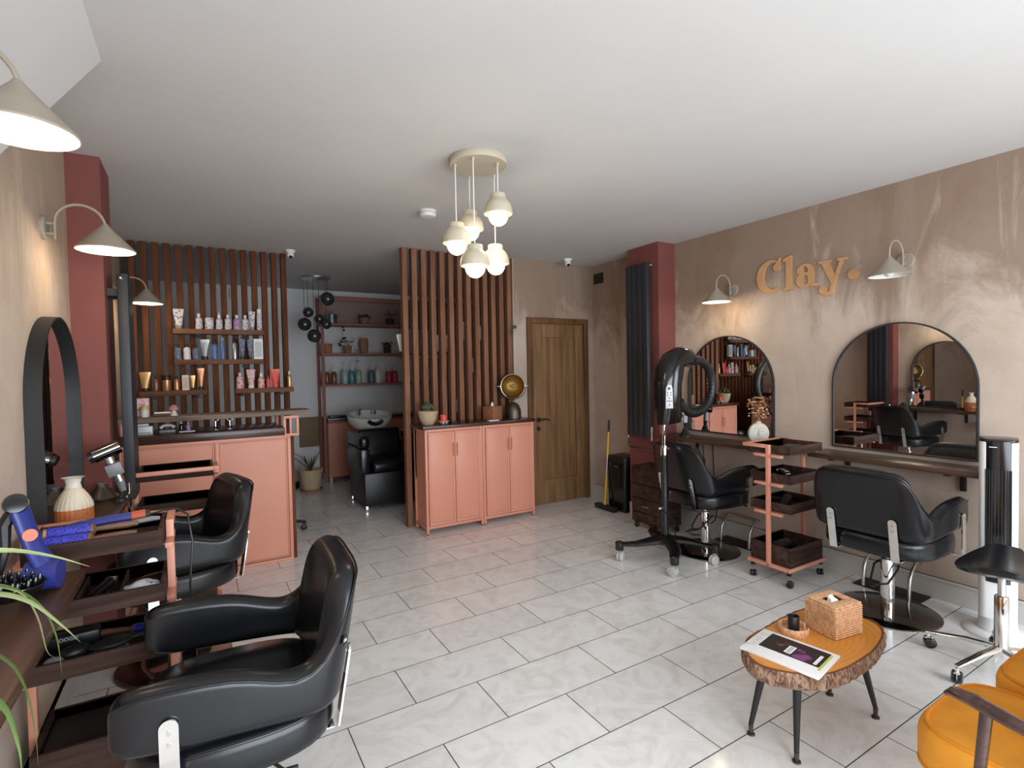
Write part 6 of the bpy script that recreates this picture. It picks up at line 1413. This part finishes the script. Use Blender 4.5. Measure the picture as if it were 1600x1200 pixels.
# trailing spider plant on the near left shelf
t = thing('spider_plant', 'green and cream spider plant reaching in from the left edge', 'potted plant', (-0.45, 1.10, 0.851))
obj('pot', MB().lathe([(0, 0), (0.05, 0), (0.068, 0.10), (0.074, 0.102), (0.074, 0.118), (0.062, 0.118), (0.060, 0.105), (0, 0.10)], n=28), M['terracotta'], t)
LV = [([(0, 0, 0.10), (0.07, 0, 0.31), (0.12, 0.0, 0.355), (0.177, 0, 0.360), (0.235, 0, 0.340), (0.284, 0, 0.312)], 0.0105, 'leaf_pale'),
      ([(0, 0, 0.10), (0.09, 0, 0.27), (0.14, 0.0, 0.292), (0.174, 0, 0.292), (0.21, 0, 0.270), (0.245, 0, 0.225), (0.268, 0, 0.190)], 0.0125, 'leaf_pale'),
      ([(0, 0, 0.10), (0.08, -0.01, 0.22), (0.14, 0.0, 0.215), (0.18, 0, 0.185), (0.200, 0, 0.130), (0.208, 0, 0.06), (0.21, 0, 0.005)], 0.0125, 'leaf'),
      ([(0, 0, 0.10), (0.08, 0.01, 0.30), (0.14, 0.0, 0.31), (0.19, 0.02, 0.285), (0.212, 0.02, 0.24), (0.222, 0.02, 0.18), (0.232, 0.02, 0.165)], 0.0045, 'leaf_pale'),
      ([(0, 0, 0.10), (0.09, 0.02, 0.30), (0.16, 0.03, 0.30), (0.21, 0.03, 0.26), (0.232, 0.03, 0.20), (0.238, 0.03, 0.13)], 0.0045, 'leaf'),
      ([(0, 0, 0.10), (0.06, 0, 0.17), (0.13, -0.02, 0.165), (0.175, -0.02, 0.13), (0.192, -0.02, 0.06), (0.195, -0.02, 0.01)], 0.009, 'leaf'),
      ([(0, 0, 0.10), (-0.02, -0.05, 0.30), (0.0, -0.12, 0.40), (0.02, -0.20, 0.38)], 0.011, 'leaf'), ([(0, 0, 0.10), (0.04, 0.08, 0.28), (0.06, 0.15, 0.30), (0.08, 0.22, 0.22)], 0.010, 'leaf'),
      ([(0, 0, 0.10), (-0.03, 0.06, 0.30), (-0.04, 0.13, 0.33), (-0.03, 0.2, 0.28)], 0.010, 'leaf_pale')]
def bez(P, n=18):
    # smooth curve through the control points (Catmull-Rom)
    P = [Vector(p) for p in P]; P = [P[0]*2-P[1]]+P+[P[-1]*2-P[-2]]; out = []
    seg = len(P)-3
    for i in range(seg):
        a, b_, c, d = P[i:i+4]
        for k in range(n//seg+1):
            u = k/(n//seg+1); out.append(0.5*((2*b_)+(c-a)*u+(2*a-5*b_+4*c-d)*u*u+(3*b_-a-3*c+d)*u**3))
    out.append(P[-2]); return out
for P, w, mt in LV:
    b = MB(); q = bez(P); blade(b, q, w, 0.13); obj('leaf', b, M[mt], t)
text_mesh('tag_letters', 'DIR', 0.015, M['white'], tg, (0, -0.0014, 0), (PI/2, 0, 0), 0.0003)
